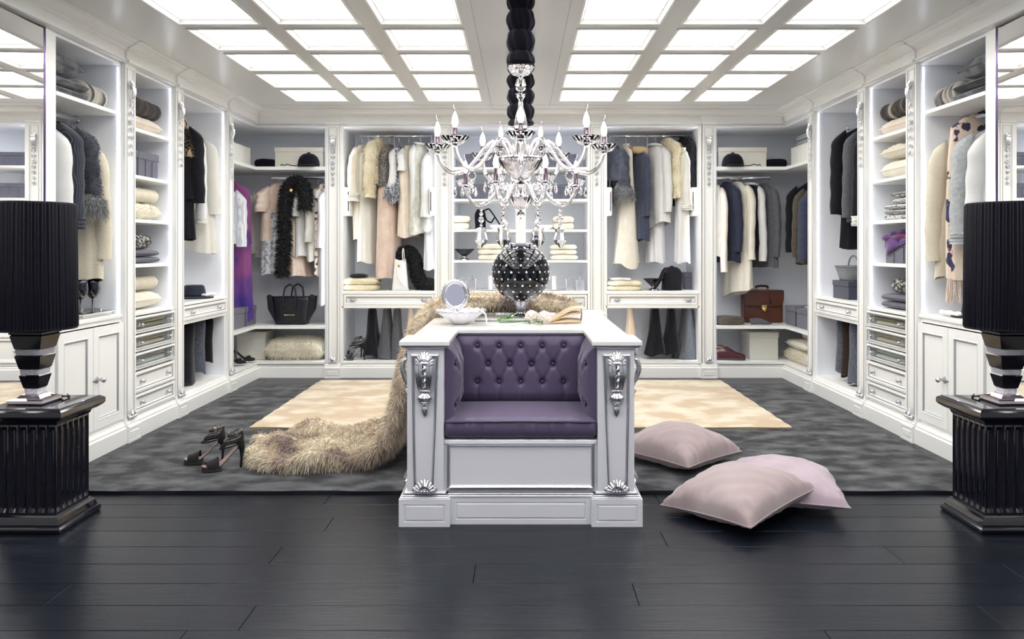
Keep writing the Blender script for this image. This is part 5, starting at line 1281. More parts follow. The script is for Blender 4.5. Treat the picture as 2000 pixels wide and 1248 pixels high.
# ---- left door-cabinet bay
ZR1 = 1.888; G1 = 'clothes over the left door cabinet'
garment('white shirt by the left mirror', 'white shirt nearest the mirror over the left door cabinet', 'shirt', (ROD_X, 4.02, 1.800), ZR1, .58, .20, .040, 'white_cloth', 0, sl=.54, slr=(.058, .050), group=G1)
garment('charcoal knit cardigan', 'charcoal ribbed knit cardigan with wide sleeve over the left door cabinet', 'cardigan', (ROD_X, 4.14, 1.845), ZR1, .56, .19, .050, 'charcoal_knit', -.12, sl=.50, slr=(.070, .066), cuff=(.08, 1.10, 'charcoal_knit'), group=G1, hang='dark_hanger')
garment('charcoal fur jacket', 'charcoal fur jacket with grey fur cuffs over the left door cabinet', 'fur jacket', (ROD_X, 4.26, 1.842), ZR1, .42, .21, .055, 'charcoal_fur', -.10, sl=.40, slr=(.068, .064), cuff=(.12, 1.2, 'grey_fringe', 2200), fur=(3800, .018, .0016), group=G1, hang='dark_hanger')
garment('cream knit coat', 'long cream knit coat at the far end over the left door cabinet', 'coat', (ROD_X, 4.39, 1.760), ZR1, .80, .20, .048, 'cream_knit', -.05, sl=.62, slr=(.060, .046), group=G1, out=.03)
# ---- right corner, back rail
def rk(xp, yp): return (PX(xp, 6.93), YC, PZ(yp, 6.93))
GQ = 'suits on the right corner rails'
garment('cream jacket', 'cream jacket partly hidden beside the pilaster in the right corner', 'jacket', rk(1402, 360), ZRC, Lp(360, 500), .17, .052, 'cream', A2-.05, sl=Lp(372, 530), slr=(.046, .040), slm='beige', group=GQ)
garment('navy coat', 'dark navy coat in the right corner', 'coat', rk(1424, 354), ZRC, Lp(354, 512), .18, .058, 'navy', A2-.22, sl=Lp(365, 490), slr=(.052, .045), group=GQ, hang='dark_hanger')
garment('cream linen coat', 'long cream linen coat with pointed hem in the right corner', 'coat', rk(1446, 354), ZRC, Lp(354, 575), .19, .056, 'cream', A2-.26, sl=Lp(365, 505), slr=(.056, .046), group=GQ, slant=-.05)
garment('black waistcoat over white shirt', 'black waistcoat over a white shirt in the right corner', 'waistcoat', rk(1472, 357), ZRC, Lp(357, 480), .17, .052, 'black_cloth', A2-.22, sl=Lp(372, 512), slr=(.046, .042), slm='white_cloth', group=GQ, collar=('white_cloth', .012, .04), hang='dark_hanger')
garment('grey jacket', 'grey jacket at the corner end of the right corner back rail', 'jacket', rk(1497, 357), ZRC, Lp(357, 522), .18, .056, 'grey_suit', A2-.24, sl=Lp(368, 500), slr=(.050, .042), group=GQ, hang='dark_hanger')
# right side rails are mirrored
garment('black jacket', 'black jacket farthest in on the right corner side rail', 'jacket', sk(484, 356, -2.42), 1.79, .62, .20, .036, 'black_cloth', 0, sx=-1, sl=.56, slr=(.055, .046), group=GQ, hang='dark_hanger')
garment('brown jacket', 'brown jacket in the middle of the right corner side rail', 'jacket', sk(471, 362, -2.42), 1.79, .68, .20, .036, 'brown_cloth', 0, sx=-1, sl=.56, slr=(.055, .046), group=GQ, hang='dark_hanger')
garment('navy jacket', 'navy jacket at the front of the right corner side rail', 'jacket', sk(459, 366, -2.42), 1.79, .60, .20, .036, 'slate_navy', 0, sx=-1, sl=.56, slr=(.055, .046), group=GQ, hang='dark_hanger')
G4 = 'suits in the right hanging wardrobe'
garment('long black coat', 'long black coat farthest back in the right hanging wardrobe', 'coat', (ROD_X, 5.76, PZ(246, 5.76)), ZR3, .66, .22, .050, 'black_cloth', 0, sx=-1, sl=.60, slr=(.062, .055), skirt=('black_cloth', .58, .92, .19, .05, 1.0), group=G4, hang='dark_hanger')
garment('grey suit jacket', 'grey suit jacket in the middle of the right hanging wardrobe', 'jacket', (ROD_X, 5.60, PZ(248, 5.60)), ZR3, .70, .20, .042, 'grey_suit', 0, sx=-1, sl=.60, slr=(.058, .048), group=G4)
garment('black suit jacket', 'black jacket with white shirt cuff at the front of the right hanging wardrobe', 'jacket', (ROD_X, 5.44, PZ(252, 5.44)), ZR3, .60, .20, .042, 'black_cloth', 0, sx=-1, sl=.58, slr=(.052, .046), cuff=(.09, 1.08, 'white_cloth'), group=G4, collar=('white_cloth', .013, .04), hang='dark_hanger')
G5 = 'clothes over the right door cabinet'
garment('cream knit cardigan', 'long cream knit cardigan at the far end over the right door cabinet', 'cardigan', (ROD_X, 4.40, 1.790), ZR1, .82, .21, .045, 'cream_knit', .05, sx=-1, sl=.66, slr=(.058, .046), group=G5, hang='dark_hanger', out=.03)
garment('grey marl jumper', 'grey marl jumper in front of the floral scarf over the right door cabinet', 'jumper', (ROD_X, 4.16, 1.800), ZR1, .52, .20, .045, 'grey_marl', .10, sx=-1, sl=.54, slr=(.064, .052), cuff=(.07, 1.06, 'grey_marl'), group=G5, hang='dark_hanger')
garment('white shirt by the right mirror', 'white shirt nearest the mirror over the right door cabinet', 'shirt', (ROD_X, 4.03, 1.785), ZR1, .56, .20, .040, 'white_cloth', .05, sx=-1, sl=.52, slr=(.056, .050), group=G5, hang='dark_hanger')
# floral scarf hanging with fringe
t = thing('floral_scarf', 'peach and navy floral scarf with fringe, hanging over the right door cabinet', 'scarf', G5)
cloth_tube(-2.50, 4.28, 1.868, 0, [(0, .03, .025), (.05, .10, .035), (.25, .12, .04), (.60, .125, .045), (.90, .12, .045)], 5, .16, 1.0, .006).build('scarf_cloth', 'floral', t, True, sx=-1)
mb = MB()
for k in range(70):
    q = 2*PI*k/70; x, y = -2.50+.12*math.cos(q), 4.28+.045*math.sin(q); z = 1.868-.905; L_ = .10+.05*random.random(); mb.tube([(x, y, z+.01), (x+random.uniform(-.006, .006), y, z-L_*.5), (x+random.uniform(-.012, .012), y, z-L_)], .0022, 4)
mb.build('fringe', 'blush', t, kind='stuff', sx=-1)
MB().tube([(-2.50, 4.28, 1.862), (-2.53, 4.28, 1.885), (ROD_X, 4.28, 1.904)], .008, 6).build('loop', 'floral', t, True, sx=-1)
# ---- trousers and skirts
TR = 'trousers on the left lower rails'
def tb(xp, yb, w, m, short, lab, d=.045, **k):
    Y = 6.98; return drape(short, lab, PX(xp, 6.95), Y, .606, .606-PZ(yb, 6.95), .11, w*6.95/F/2, m, A2, **k)
tb(726, 694, 24, 'black_cloth', '', 'black trousers hanging under the left back drawer', flare=1.5, nf=3)
tb(755, 700, 24, 'grey_suit', '', 'grey trousers next to the black pair, left back wardrobe', flare=1.6, nf=4)
tb(775, 698, 20, 'grey_suit', '', 'grey flared trousers hanging nearest the island, left back wardrobe', flare=1.6, nf=4)
tb(801, 672, 14, 'peach', '', 'peach trousers hanging under the left back drawer', flare=1.2, nf=3)
tb(1232, 672, 18, 'peach', '', 'peach trousers hanging behind the island, right back wardrobe', flare=1.3, nf=3)
tb(1280, 692, 26, 'black_cloth', '', 'black trousers nearest the island, right back wardrobe', flare=1.5, nf=3)
tb(1312, 690, 24, 'black_cloth', '', 'black trousers in the middle of the right back wardrobe', flare=1.5, nf=3)
tb(1342, 702, 30, 'grey_suit', '', 'grey trousers with gathered hem, right back wardrobe', flare=1.6, nf=5)
def ts(y, zb, m, lab, sx=1, d=.05, w=.17, **k): return drape('', lab, -2.55, y, .604, .604-zb, w, d, m, 0, sx=sx, top=.95, flare=1.1, nf=3, amp=.12, **k)
ts(5.60, .165, 'black_cloth', 'black trousers nearest the shelf tower, left lower rail', d=.11); ts(5.80, .20, 'grey_denim', 'grey trousers between the black ones, left lower rail', d=.04); ts(5.95, .262, 'black_cloth', 'black skirt at the far end of the left lower rail', d=.05)
ts(5.56, .16, 'grey_denim', 'blue-grey wool trousers nearest the shelf tower, right lower rail', sx=-1, d=.085); ts(5.695, .19, 'brown_dark', 'brown trousers between the blue-grey pairs, right lower rail', sx=-1, d=.022); ts(5.79, .215, 'grey_denim', 'blue-grey trousers at the far end of the right lower rail', sx=-1, d=.05)
# ================================================================ THINGS ON THE SHELVES
def ye(xr, X=2.38): return X*F/(VX-xr)
XA, XFr = -2.76, -2.375      # back and front of things in the side bays
EPS = .0008
GS1, GS2 = 'soft furnishings in the left shelf tower', 'soft furnishings in the right shelf tower'
def cyl(lab, m, x0, x1, y0, y1, z0, z1, **k):   # a soft roll lying along y
    r = (z1-z0)/2; return roll(lab, m, ((x0+x1)/2, y0+.01, z0+r+.001), ((x0+x1)/2, y1-.01, z0+r+.001), r*.97, **k)
for sx, sd in ((1, 'left'), (-1, 'right')):
    # top shelf over the door cabinet
    z = Z1+EPS; g = f'throws on the {sd} top shelf'
    folded(f'folded grey plaid blanket on the {sd} top shelf', 'plaid_grey', -2.80, -2.37, 3.87, 4.24, z, z+.105, 2, sx=sx, group=g)
    roll(f'striped grey and cream fur throw rolled beside the {sd} plaid blanket', 'fur_stripe', (-2.46, 4.25, z+.072), (-2.46, 4.455, z+.066), .066, sx=sx, fur=(2600, .014, .0015), group=g)
    pillow(f'grey plaid cushion with dark piping on the {sd} plaid blanket', 'plaid_grey', (-2.58, 4.03, z+.106), .40, .34, .13, .1, sx=sx, piping=True, group=g)
    # shelf tower
    g = GS1 if sx == 1 else GS2; z = S2[0]+EPS
    pillow(f'beige corded cushion on the {sd} tower top shelf', 'beige', (-2.57, 4.875, z), .36, .50, .115, 0, sx=sx, group=g)
    roll(f'brown striped fur throw rolled on the {sd} beige cushion', 'fur_brown', (-2.435, 4.66, z+.170), (-2.435, 5.10, z+.160), .055, sx=sx, fur=(2600, .016, .0016), group=g)
    if sx == 1:
        z = S2[1]+EPS
        lidbox('grey fabric storage box with seams, second left tower shelf, far one', 'box_grey', -2.66, -2.39, 4.80, 5.06, .165, z, seam=3, group=g); lidbox('grey fabric storage box, second left tower shelf, near one', 'box_grey', -2.66, -2.39, 4.645, 4.785, .165, z, seam=2, group=g)
        z = S2[2]+EPS
        pillow('fluffy ivory cushion on the third left tower shelf', 'fur_ivory', (-2.57, 4.88, z), .36, .47, .12, 0, sx=sx, fur=(3600, .016, .0016), piping=False, group=g)
        cyl('cream knitted throw rolled on the fluffy ivory cushion', 'cream_knit', -2.52, -2.34, 4.66, 5.08, z+.112, z+.205, group=g)
        z = S2[3]+EPS
        folded('folded grey blanket on the fourth left tower shelf', 'box_grey', XA, XFr, 4.65, 5.09, z, z+.085, 2, group=g)
        folded('black and white tweed throw on the left grey blanket', 'tweed_bw', -2.72, -2.40, 4.66, 5.02, z+.086, z+.19, 1, group=g, name='folded_throw', cat='throw')
        z = Z2C+EPS
        pillow('plain cream cushion on the left tower counter', 'cream', (-2.57, 4.87, z), .37, .46, .125, 0, group=g)
        cyl('chunky cream knit rolled on the plain cream cushion', 'cream_knit', -2.52, -2.35, 4.66, 5.09, z+.122, z+.207, group=g)
    else:
        z = S2[1]+EPS
        pillow('pale cream cushion on the second right tower shelf', 'cream', (-2.57, 4.875, z), .37, .46, .130, 0, sx=sx, group=g)
        pillow('chunky knit cream cushion on top of the pale cream cushion', 'cream_knit', (-2.53, 4.89, z+.126), .30, .40, .10, 0, sx=sx, group=g, wr=.02)
        z = S2[2]+EPS
        folded('black and white woven blanket, lower one on the third right tower shelf', 'woven_bw', XA, XFr, 4.65, 5.06, z, z+.105, 3, sx=sx, group=g); folded('black and white woven blanket, upper one on the third right tower shelf', 'woven_bw', -2.74, -2.40, 4.66, 5.0, z+.106, z+.185, 2, sx=sx, group=g)
        z = S2[3]+EPS
        lidbox('grey fabric storage box under the purple scarf, fourth right tower shelf', 'box_grey', -2.66, -2.40, 4.82, 5.05, .145, z, sx=sx, seam=2, group=g); lidbox('grey fabric storage box nearest the front, fourth right tower shelf', 'box_grey', -2.66, -2.40, 4.65, 4.805, .145, z, sx=sx, seam=2, group=g)
        t = thing('scarf', 'purple and magenta scarf draped over the grey box', 'scarf', g)
        for k, (P, r, mm) in enumerate(([[(-2.60, 4.70, z+.165), (-2.48, 4.84, z+.172), (-2.41, 4.98, z+.160)], .020, 'magenta'], [[(-2.55, 4.68, z+.172), (-2.45, 4.80, z+.200), (-2.41, 4.96, z+.186)], .017, 'scarf_purple'], [[(-2.44, 4.68, z+.165), (-2.41, 4.80, z+.170), (-2.40, 5.04, z+.163)], .018, 'magenta'])):
            MB().tube(smooth_path(P, 18), [r*(1+.25*math.sin(i*1.1+k)) for i in range(18)], 10, flat=1.5).build('bunched_fold', mm, t, True, sx=sx)
        R = [[(-2.389+.005*math.sin(i*.8), 4.72+.30*i/12, z+.160), (-2.384+.005*math.sin(i*.8+1), 4.72+.30*i/12, z+.140-.05*(i/12)), (-2.388, 4.72+.30*i/12, z+.130-.085*(i/12)**1.5), (-2.391, 4.72+.30*i/12, z+.130-.080*(i/12)**1.5), (-2.3925, 4.72+.30*i/12, z+.158)] for i in range(13)]
        MB().rings(R, True, True, True).build('hanging_corner', 'scarf_purple', t, True, sx=sx)
        z = Z2C+EPS
        folded('folded grey blanket on the right tower counter', 'box_grey', XA, XFr, 4.65, 5.10, z, z+.095, 2, sx=sx, group=g)
        folded('black and white tweed throw on the right grey blanket', 'tweed_bw', -2.72, -2.40, 4.66, 5.0, z+.096, z+.20, 1, sx=sx, group=g, name='folded_throw', cat='throw')
    # knitwear in the glass drawers
    for (z0, mm, ln) in ((.631, 'cream_knit', 'top'), (.521, 'brown_cloth', 'middle'), (.411, 'ivory_cloth', 'bottom')):
        folded(f'{dict(top="ribbed cream", middle="tan and brown", bottom="ivory")[ln]} knitwear folded in the {sd} {ln} glass drawer', mm, -2.62, -2.350, 4.65, 5.11, z0, z0+.076, 2, sx=sx, group=f'knitwear in the {sd} glass drawers', name='folded_jumper', cat='jumper', mats=(['beige', 'cream_knit'] if ln == 'middle' else None))
# left door cabinet counter: tray and glasses
t = thing('serving_tray', 'cream tray with cut-out handles on the left cabinet counter', 'tray'); z = Z1C+EPS
MB().box(-2.62, -2.37, 4.16, 4.46, z, z+.008, .003).build('plate', 'silver_leaf', t); MB().framep((-2.62, 4.16, z+.006), (1, 0, 0), (0, 1, 0), (0, 0, 1), .25, .30, [(-.010, .012), (-.012, .016), (-.006, .018), (.004, .002)], fill=False).build('rim', 'silver_leaf', t)
for y in (4.16, 4.46): MB().tube(smooth_path([(-2.55, y, z+.016), (-2.55, y+(.012 if y > 4.2 else -.012), z+.036), (-2.44, y+(.012 if y > 4.2 else -.012), z+.036), (-2.44, y, z+.016)], 14), .005, 6).build('handle', 'silver_leaf', t, True)
def wineglass(lab, x, y, z):
    t = thing('wine_glass', lab, 'wine glass', 'black wine glasses on the tray')
    MB().lathe([(.036, 0), (.036, .002), (.010, .006), (.004, .012), (.0035, .085)], (x, y, z), 24).build('stem', 'navy_glass', t, True)
    MB().lathe([(.004, .083), (.020, .095), (.036, .118), (.041, .142), (.037, .180), (.034, .196), (.0325, .196), (.0355, .178), (.039, .142), (.034, .120), (.004, .090)], (x, y, z), 28).build('bowl', 'navy_glass', t, True)
zt = Z1C+.0092+EPS
wineglass('black wine glass nearer the lamp on the cream tray', -2.465, 4.30, zt); wineglass('black wine glass farther from the lamp on the cream tray', -2.45, 4.395, zt)
# hats with pearls
def hat(lab, x, y, z, sx=1, m='felt_navy', r=.12, h=.085):
    t = thing('hat', lab, 'hat')
    MB().lathe([(r, .004), (r*1.0, .009), (r*.80, .010), (r*.62, .014), (r*.58, h*.6), (r*.52, h*.92), (r*.42, h*1.0), (r*.15, h*.96), (.002, h*.95)], (x, y, z), 40, lambda a, zz: 1+.03*math.cos(2*a)).build('crown_and_brim', m, t, True, sx=sx)
    MB().lathe([(r, 0), (r, .005)], (x, y, z), 40, lambda a, zz: 1+.03*math.cos(2*a)).build('brim_underside', m, t, True, sx=sx)
    MB().lathe([(r*.62, .016), (r*.612, .030), (r*.598, .030)], (x, y, z), 40, lambda a, zz: 1+.03*math.cos(2*a), cap=False).build('band', 'black_cloth', t, True, sx=sx); return t
hat('navy felt hat with pearls round its brim, left hanging wardrobe counter', -2.475, 5.82, Z3C+EPS, r=.135, h=.10)
pearls('cream pearl necklace lying on the brim of the navy hat', [(-2.385+.028*math.cos(a), 5.88+.11*math.sin(a), Z3C+.021+.010*abs(math.sin(a*3))) for a in np.linspace(0, 2*PI, 14)], .0095, 34)
hat('grey felt hat with pearls on the right cabinet counter', -2.53, 4.25, Z1C+EPS, sx=-1, m='charcoal', r=.13, h=.10)
pearls('large pearl necklace lying by the grey hat on the right', [(2.40+.026*math.cos(a), 4.29+.09*math.sin(a), Z1C+.018+.008*abs(math.sin(a*3))) for a in np.linspace(0, 2*PI, 14)], .0100, 34)
# right hanging wardrobe counter
z = Z3C+EPS
lidbox('dark slate box in the right hanging wardrobe, behind the pilaster', 'box_slate', -2.60, -2.40, 5.62, 5.90, .135, z, sx=-1)
t = thing('wicker_basket', 'grey wicker basket with hoop handle standing on the dark slate box', 'basket')
zb = z+.1365; bx_, by_ = -2.50, 5.77; R = []
for i in range(13):
    u = i/12; hx, hy = .080+.028*u, .095+.035*u
    R.append([(bx_+hx*math.copysign(abs(math.cos(q))**.5, math.cos(q))*(1+.015*math.sin(24*q+i*PI)), by_+hy*math.copysign(abs(math.sin(q))**.5, math.sin(q))*(1+.015*math.sin(24*q+i*PI)), zb+.105*u) for q in [2*PI*k/96 for k in range(96)]])
MB().rings(R, True, True, False).build('woven_body', 'wicker', t, True, sx=-1)
MB().tube([(bx_+.108*math.copysign(abs(math.cos(q))**.5, math.cos(q)), by_+.13*math.copysign(abs(math.sin(q))**.5, math.sin(q)), zb+.106) for q in np.linspace(0, 2*PI, 40)], .006, 6).build('rim', 'wicker', t, True, sx=-1)
MB().tube([(bx_, by_+.09*math.cos(q), zb+.10+.085*math.sin(q)) for q in np.linspace(0, PI, 18)], .0055, 6).build('handle', 'wicker', t, True, sx=-1)
# ---------------- corner shelves (left px; mirrored for the shared kinds)
def bxp(x0, x1, Y): return PX(x0, Y), PX(x1, Y)
def riding_cap(lab, x, y, z, sx=1):
    t = thing('riding_cap', lab, 'cap', 'black velvet riding caps'); r = .096
    MB().lathe([(r, 0), (r*1.01, .02), (r*.96, .055), (r*.82, .088), (r*.55, .112), (r*.2, .122), (.003, .123)], (x, y, z+.002), 32).build('crown', 'velvet_black', t, True, sx=sx)
    MB().ell((x, y, z+.128), .014, .014, .007, 10, 6).build('button', 'velvet_black', t, True, sx=sx)
    R = [[(x+q*r*1.05, y-r*.80-.055*math.cos(q*1.4)*k, z+.004+.010*(1-k)) for q in np.linspace(-.8, .8, 12)] for k in (0, .5, 1)]
    mb = MB().rings(R, False); o = len(mb.v); mb.add([(a, b, c+.004) for a, b, c in mb.v[:o]], [tuple(reversed(f)) for f in mb.f]); mb.build('peak', 'velvet_black', t, True, sx=sx)
    MB().tube(smooth_path([(x-.09, y-.06, z+.006), (x-.14, y-.08, z+.008), (x-.17, y-.07, z+.022), (x-.19, y-.09, z+.006), (x-.215, y-.08, z+.018), (x-.225, y-.085, z+.005)], 30), .0042, 6).build('ribbon', 'velvet_black', t, True, sx=sx)
for sx, sd in ((1, 'left'), (-1, 'right')):
    z = CSH[1]+EPS
    x0, x1 = bxp(541, 634, 7.0)
    lidbox(f'large cream box with lid on the {sd} corner top shelf', 'box_cream', x0, x1, 6.94, 7.24, .19, z, sx=sx, lid=.22)
    riding_cap(f'black velvet riding cap in front of the {sd} cream box', PX(604, 6.87), 6.852, z, sx)
    pillow(f'small black velvet cushion on the {sd} corner top shelf', 'velvet_black', (PX(517, 6.98), 7.03, z), .21, .20, .095, .3, sx=sx, piping=False, wr=.006)
    for k, (a, b) in enumerate(((6.40, 6.60), (6.61, 6.82))):
        lidbox(f'white storage box on the {sd} corner top shelf, {"nearest" if k == 0 else "farther from"} the pilaster', 'box_white', -2.70, -2.40, a, b, .165, z, sx=sx, lid=.02, group=f'white boxes on the {sd} corner shelf')
    z = CSH[0]+EPS
    for k, (a, b, h) in enumerate(((6.42, 6.68, .165), (6.72, 6.96, .170))):
        lidbox(f'grey fabric box with lid on the {sd} corner middle shelf, {"nearest" if k == 0 else "farther from"} the pilaster', 'box_grey', -2.66, -2.40, a, b, h, z, sx=sx, lid=.25, group=f'grey boxes on the {sd} corner shelf')
    z = .1425+EPS
    x0, x1 = bxp((468, 462)[sx < 0] if sx == 1 else 2034-1515, 523 if sx == 1 else 2034-1460, 6.95)
    lidbox(f'greige lidded box at the bottom of the {sd} corner', 'box_greige', x0, x1, 6.88, 7.16, .245, z, sx=sx, lid=.2)
# grey folded blankets on right white boxes
z = CSH[1]+EPS+.167
folded('grey felt blankets folded on the white boxes, right corner', 'box_grey', -2.68, -2.42, 6.41, 6.80, z, z+.10, 2, sx=-1, mats=['grey_marl', 'grey_marl'])
folded('white napkin folded on the grey box, right corner', 'white_cloth', -2.62, -2.44, 6.44, 6.62, CSH[0]+.167, CSH[0]+.19, 2, sx=-1, name='folded_cloth', cat='cloth')
# left corner middle shelf: black tote
t = thing('handbag', 'black winged leather tote bag with two handles on the left corner shelf', 'handbag'); z = CSH[0]+EPS; Y = 6.86
bx0 = PX(565, Y); hb = .245
R = []
for u in np.linspace(0, 1, 9):
    hw = .142+.026*u; hd = .075-.020*u
    R.append([(bx0+hw*math.copysign(abs(math.cos(q))**.35, math.cos(q)), Y+.09+hd*math.copysign(abs(math.sin(q))**.4, math.sin(q)), z+.004+hb*u) for q in [2*PI*k/40 for k in range(40)]])
MB().rings(R, True, True, True).build('body', 'black_leather', t, True)
for s in (-1, 1):
    mb = MB().rings([[(bx0+s*.135, Y+.09+d, z+.01), (bx0+s*.165, Y+.09+d, z+hb), (bx0+s*.218, Y+.09+d, z+hb+.012), (bx0+s*.205, Y+.09+d, z+hb*.55)] for d in (-.045, .045)], True, True, True); mb.build('wing', 'black_leather', t)
    MB().tube(smooth_path([(bx0+s*.165, Y+.05, z+hb), (bx0+s*.19, Y+.04, z+hb+.022), (bx0+s*.212, Y+.06, z+hb+.006), (bx0+s*.20, Y+.05, z+hb-.05)], 14), .008, 6).build('side_strap', 'black_leather', t, True)
for d, o in ((.030, -.006), (.150, .030)):
    MB().tube(smooth_path([(bx0+o-.055, Y+d-.012, z+.15), (bx0+o-.055, Y+d, z+hb+.02), (bx0+o-.045, Y+d+.01, z+hb+.085), (bx0+o, Y+d+.012, z+hb+.118), (bx0+o+.045, Y+d+.01, z+hb+.085), (bx0+o+.055, Y+d, z+hb+.02), (bx0+o+.055, Y+d-.012, z+.15)], 40, 2), .0075, 8).build('handle', 'black_leather', t, True)
MB().tube(smooth_path([(bx0-.105, Y+.012, z+.02), (bx0-.095, Y+.012, z+.10), (bx0-.11, Y+.014, z+.19), (bx0-.06, Y+.018, z+.22)], 20), .003, 5).build('seam', 'black_leather', t); MB().tube(smooth_path([(bx0+.105, Y+.012, z+.02), (bx0+.095, Y+.012, z+.10), (bx0+.11, Y+.014, z+.19), (bx0+.06, Y+.018, z+.22)], 20), .003, 5).build('seam', 'black_leather', t)
MB().box(bx0-.045, bx0+.045, Y+.010, Y+.0145, z+.085, z+.0905).build('zip', 'gold', t); MB().box(bx0-.050, bx0-.040, Y+.008, Y+.013, z+.082, z+.094, .001).build('zip_pull', 'gold', t)
# left corner floor: pumps and fur cushion
z = .1425+EPS
heeled('peep_toe_pump', 'black peep-toe pump nearer the pilaster, left corner floor', (-2.43, 6.50, z), PI+.55, 'pump', .95, group='black pumps in the left corner'); heeled('peep_toe_pump', 'black peep-toe pump behind its partner, left corner floor', (-2.41, 6.66, z), PI+.40, 'pump', .95, group='black pumps in the left corner')
pillow('ivory long-haired fur cushion on the left corner floor', 'fur_ivory', (PX(580, 6.95), 7.02, z), .50, .40, .185, 0, fur=(9000, .034, .0018), piping=False)
# right corner
z = CSH[0]+EPS; Y = 6.90
folded('brown felt blanket folded beside the briefcase', 'brown_cloth', PX(1399, Y), PX(1453, Y)-.0, 6.84, 7.02, z, z+.075, 1, name='folded_blanket')
t = thing('briefcase', 'brown leather briefcase with gold lock and top handle on the right corner shelf', 'briefcase')
x0, x1 = PX(1454, 7.05), PX(1530, 7.05); yb0, yb1 = 7.05, 7.18; hh = .30
MB().box(x0, x1, yb0, yb1, z, z+hh*.95, .012).build('body', 'brown_leather', t, .6)
R = []
for u in np.linspace(0, 1, 12):
    yy = yb0-.008-.004*math.sin(u*PI); zz = z+hh*(.50+.50*u) ; ins = .018*(1-u)**3
    R.append([(x0+ins-.003, yy, zz), (x1-ins+.003, yy, zz), (x1-ins+.003, yy+.010, zz), (x0+ins-.003, yy+.010, zz)])
R.append([(x0, yb1, z+hh), (x1, yb1, z+hh), (x1, yb1, z+hh-.012), (x0, yb1, z+hh-.012)])
MB().rings(R, True, True, True).build('flap', 'brown_leather', t, .5)
MB().tube([(x0+.02, yb0-.013, z+hh*.52), ((x0+x1)/2, yb0-.015, z+hh*.495), (x1-.02, yb0-.013, z+hh*.52)], .003, 5).build('flap_edge', 'brown_leather_dark', t)
xm = (x0+x1)/2
MB().box(xm-.024, xm+.024, yb0-.024, yb0-.010, z+hh*.40, z+hh*.56, .006).build('lock', 'gold', t); MB().ell((xm, yb0-.022, z+hh*.42), .016, .008, .020, 12, 6).build('lock_clasp', 'gold', t, True)
MB().tube(smooth_path([(xm-.055, yb0+.06, z+hh), (xm-.055, yb0+.06, z+hh+.032), (xm, yb0+.06, z+hh+.038), (xm+.055, yb0+.06, z+hh+.032), (xm+.055, yb0+.06, z+hh)], 24, 1), .010, 8).build('handle', 'brown_leather_dark', t, True)
for s in (-1, 1): MB().box(xm+s*.055-.008, xm+s*.055+.008, yb0+.048, yb0+.072, z+hh, z+hh+.018, .003).build('handle_mount', 'gold', t)
MB().box(xm+.045, xm+.047, yb0-.016, yb0-.010, z+hh*.72, z+hh*.95).build('strap', 'brown_leather_dark', t); MB().ell((xm+.050, yb0-.016, z+hh*.66), .013, .004, .028, 10, 6).build('key_fob', 'brown_leather_dark', t, True)
t = thing('rolled_gloves', 'dark grey leather gloves rolled in front of the briefcase', 'gloves')
for k in range(3): MB().tube(smooth_path([(PX(1466, 6.9), 6.90+k*.02, z+.012+k*.012), (PX(1480, 6.9), 6.88+k*.02, z+.026+k*.010), (PX(1492, 6.9), 6.88+k*.015, z+.018+k*.008), (PX(1506, 6.9)-.01*k, 6.885, z+.009)], 16), [.012]*10+[.010]*4+[.006]*2, 8).build('glove', 'grey_suit', t, True)
# burgundy shoes
def oxford(lab, x, y, z, rot):
    t = thing('oxford_shoe', lab, 'shoe', 'burgundy lace-up shoes'); M = T(x, y, z)@rotz(rot)
    S = [(-.135, .020, .070, 0), (-.12, .032, .104, 0), (-.08, .034, .112, 0), (-.03, .034, .118, 0), (.01, .037, .102, 0), (.05, .042, .074, 0), (.09, .042, .060, 0), (.12, .036, .055, 0), (.138, .020, .044, 0)]
    S = smooth_path(S, 26, 1)
    R = [[(sx_, h*math.cos(q), .018+(tp-.018)*max(0, math.sin(q))**.7) for q in np.linspace(0, PI, 14)] for sx_, h, tp, _ in S]
    MB().rings(R, False).xf(M).build('upper', 'burgundy_leather', t, True)
    R = [[(sx_*1.02, -h*1.08, 0), (sx_*1.02, h*1.08, 0), (sx_*1.02, h*1.10, .018), (sx_*1.02, -h*1.10, .018)] for sx_, h, tp, _ in S]
    MB().rings(R, True, True, True).xf(M).build('sole', 'sole', t)
    MB().ell((-.085, 0, .111), .038, .026, .007, 12, 6).xf(M).build('opening', 'tan_leather', t, True)
    for k in range(4): MB().tube([(-.02+.016*k, -.018, .110-.010*k), (-.02+.016*k, 0, .121-.011*k), (-.02+.016*k, .018, .110-.010*k)], .0025, 5).xf(M).build('lace', 'black_cloth', t)
z = .1425+EPS
oxford('burgundy lace-up shoe in front, right corner floor', PX(1424, 6.88), 6.88, z, -.12); oxford('burgundy lace-up shoe behind its partner, right corner floor', PX(1414, 6.98), 6.98, z, -.10)
GP = 'cream cushions stacked in the right corner'
pillow('ivory long-haired fur cushion at the bottom of the right corner stack', 'fur_ivory', (-2.57, 6.68, z), .36, .56, .115, 0, sx=-1, fur=(7000, .032, .0018), piping=False, group=GP)
pillow('cream cushion in the middle of the right corner stack', 'cream', (-2.57, 6.70, z+.108), .36, .50, .088, 0, sx=-1, group=GP)
cyl('cream fleece roll on top of the right corner cushions', 'cream', -2.62, -2.44, 6.44, 6.82, z+.192, z+.274, sx=-1, group=GP)
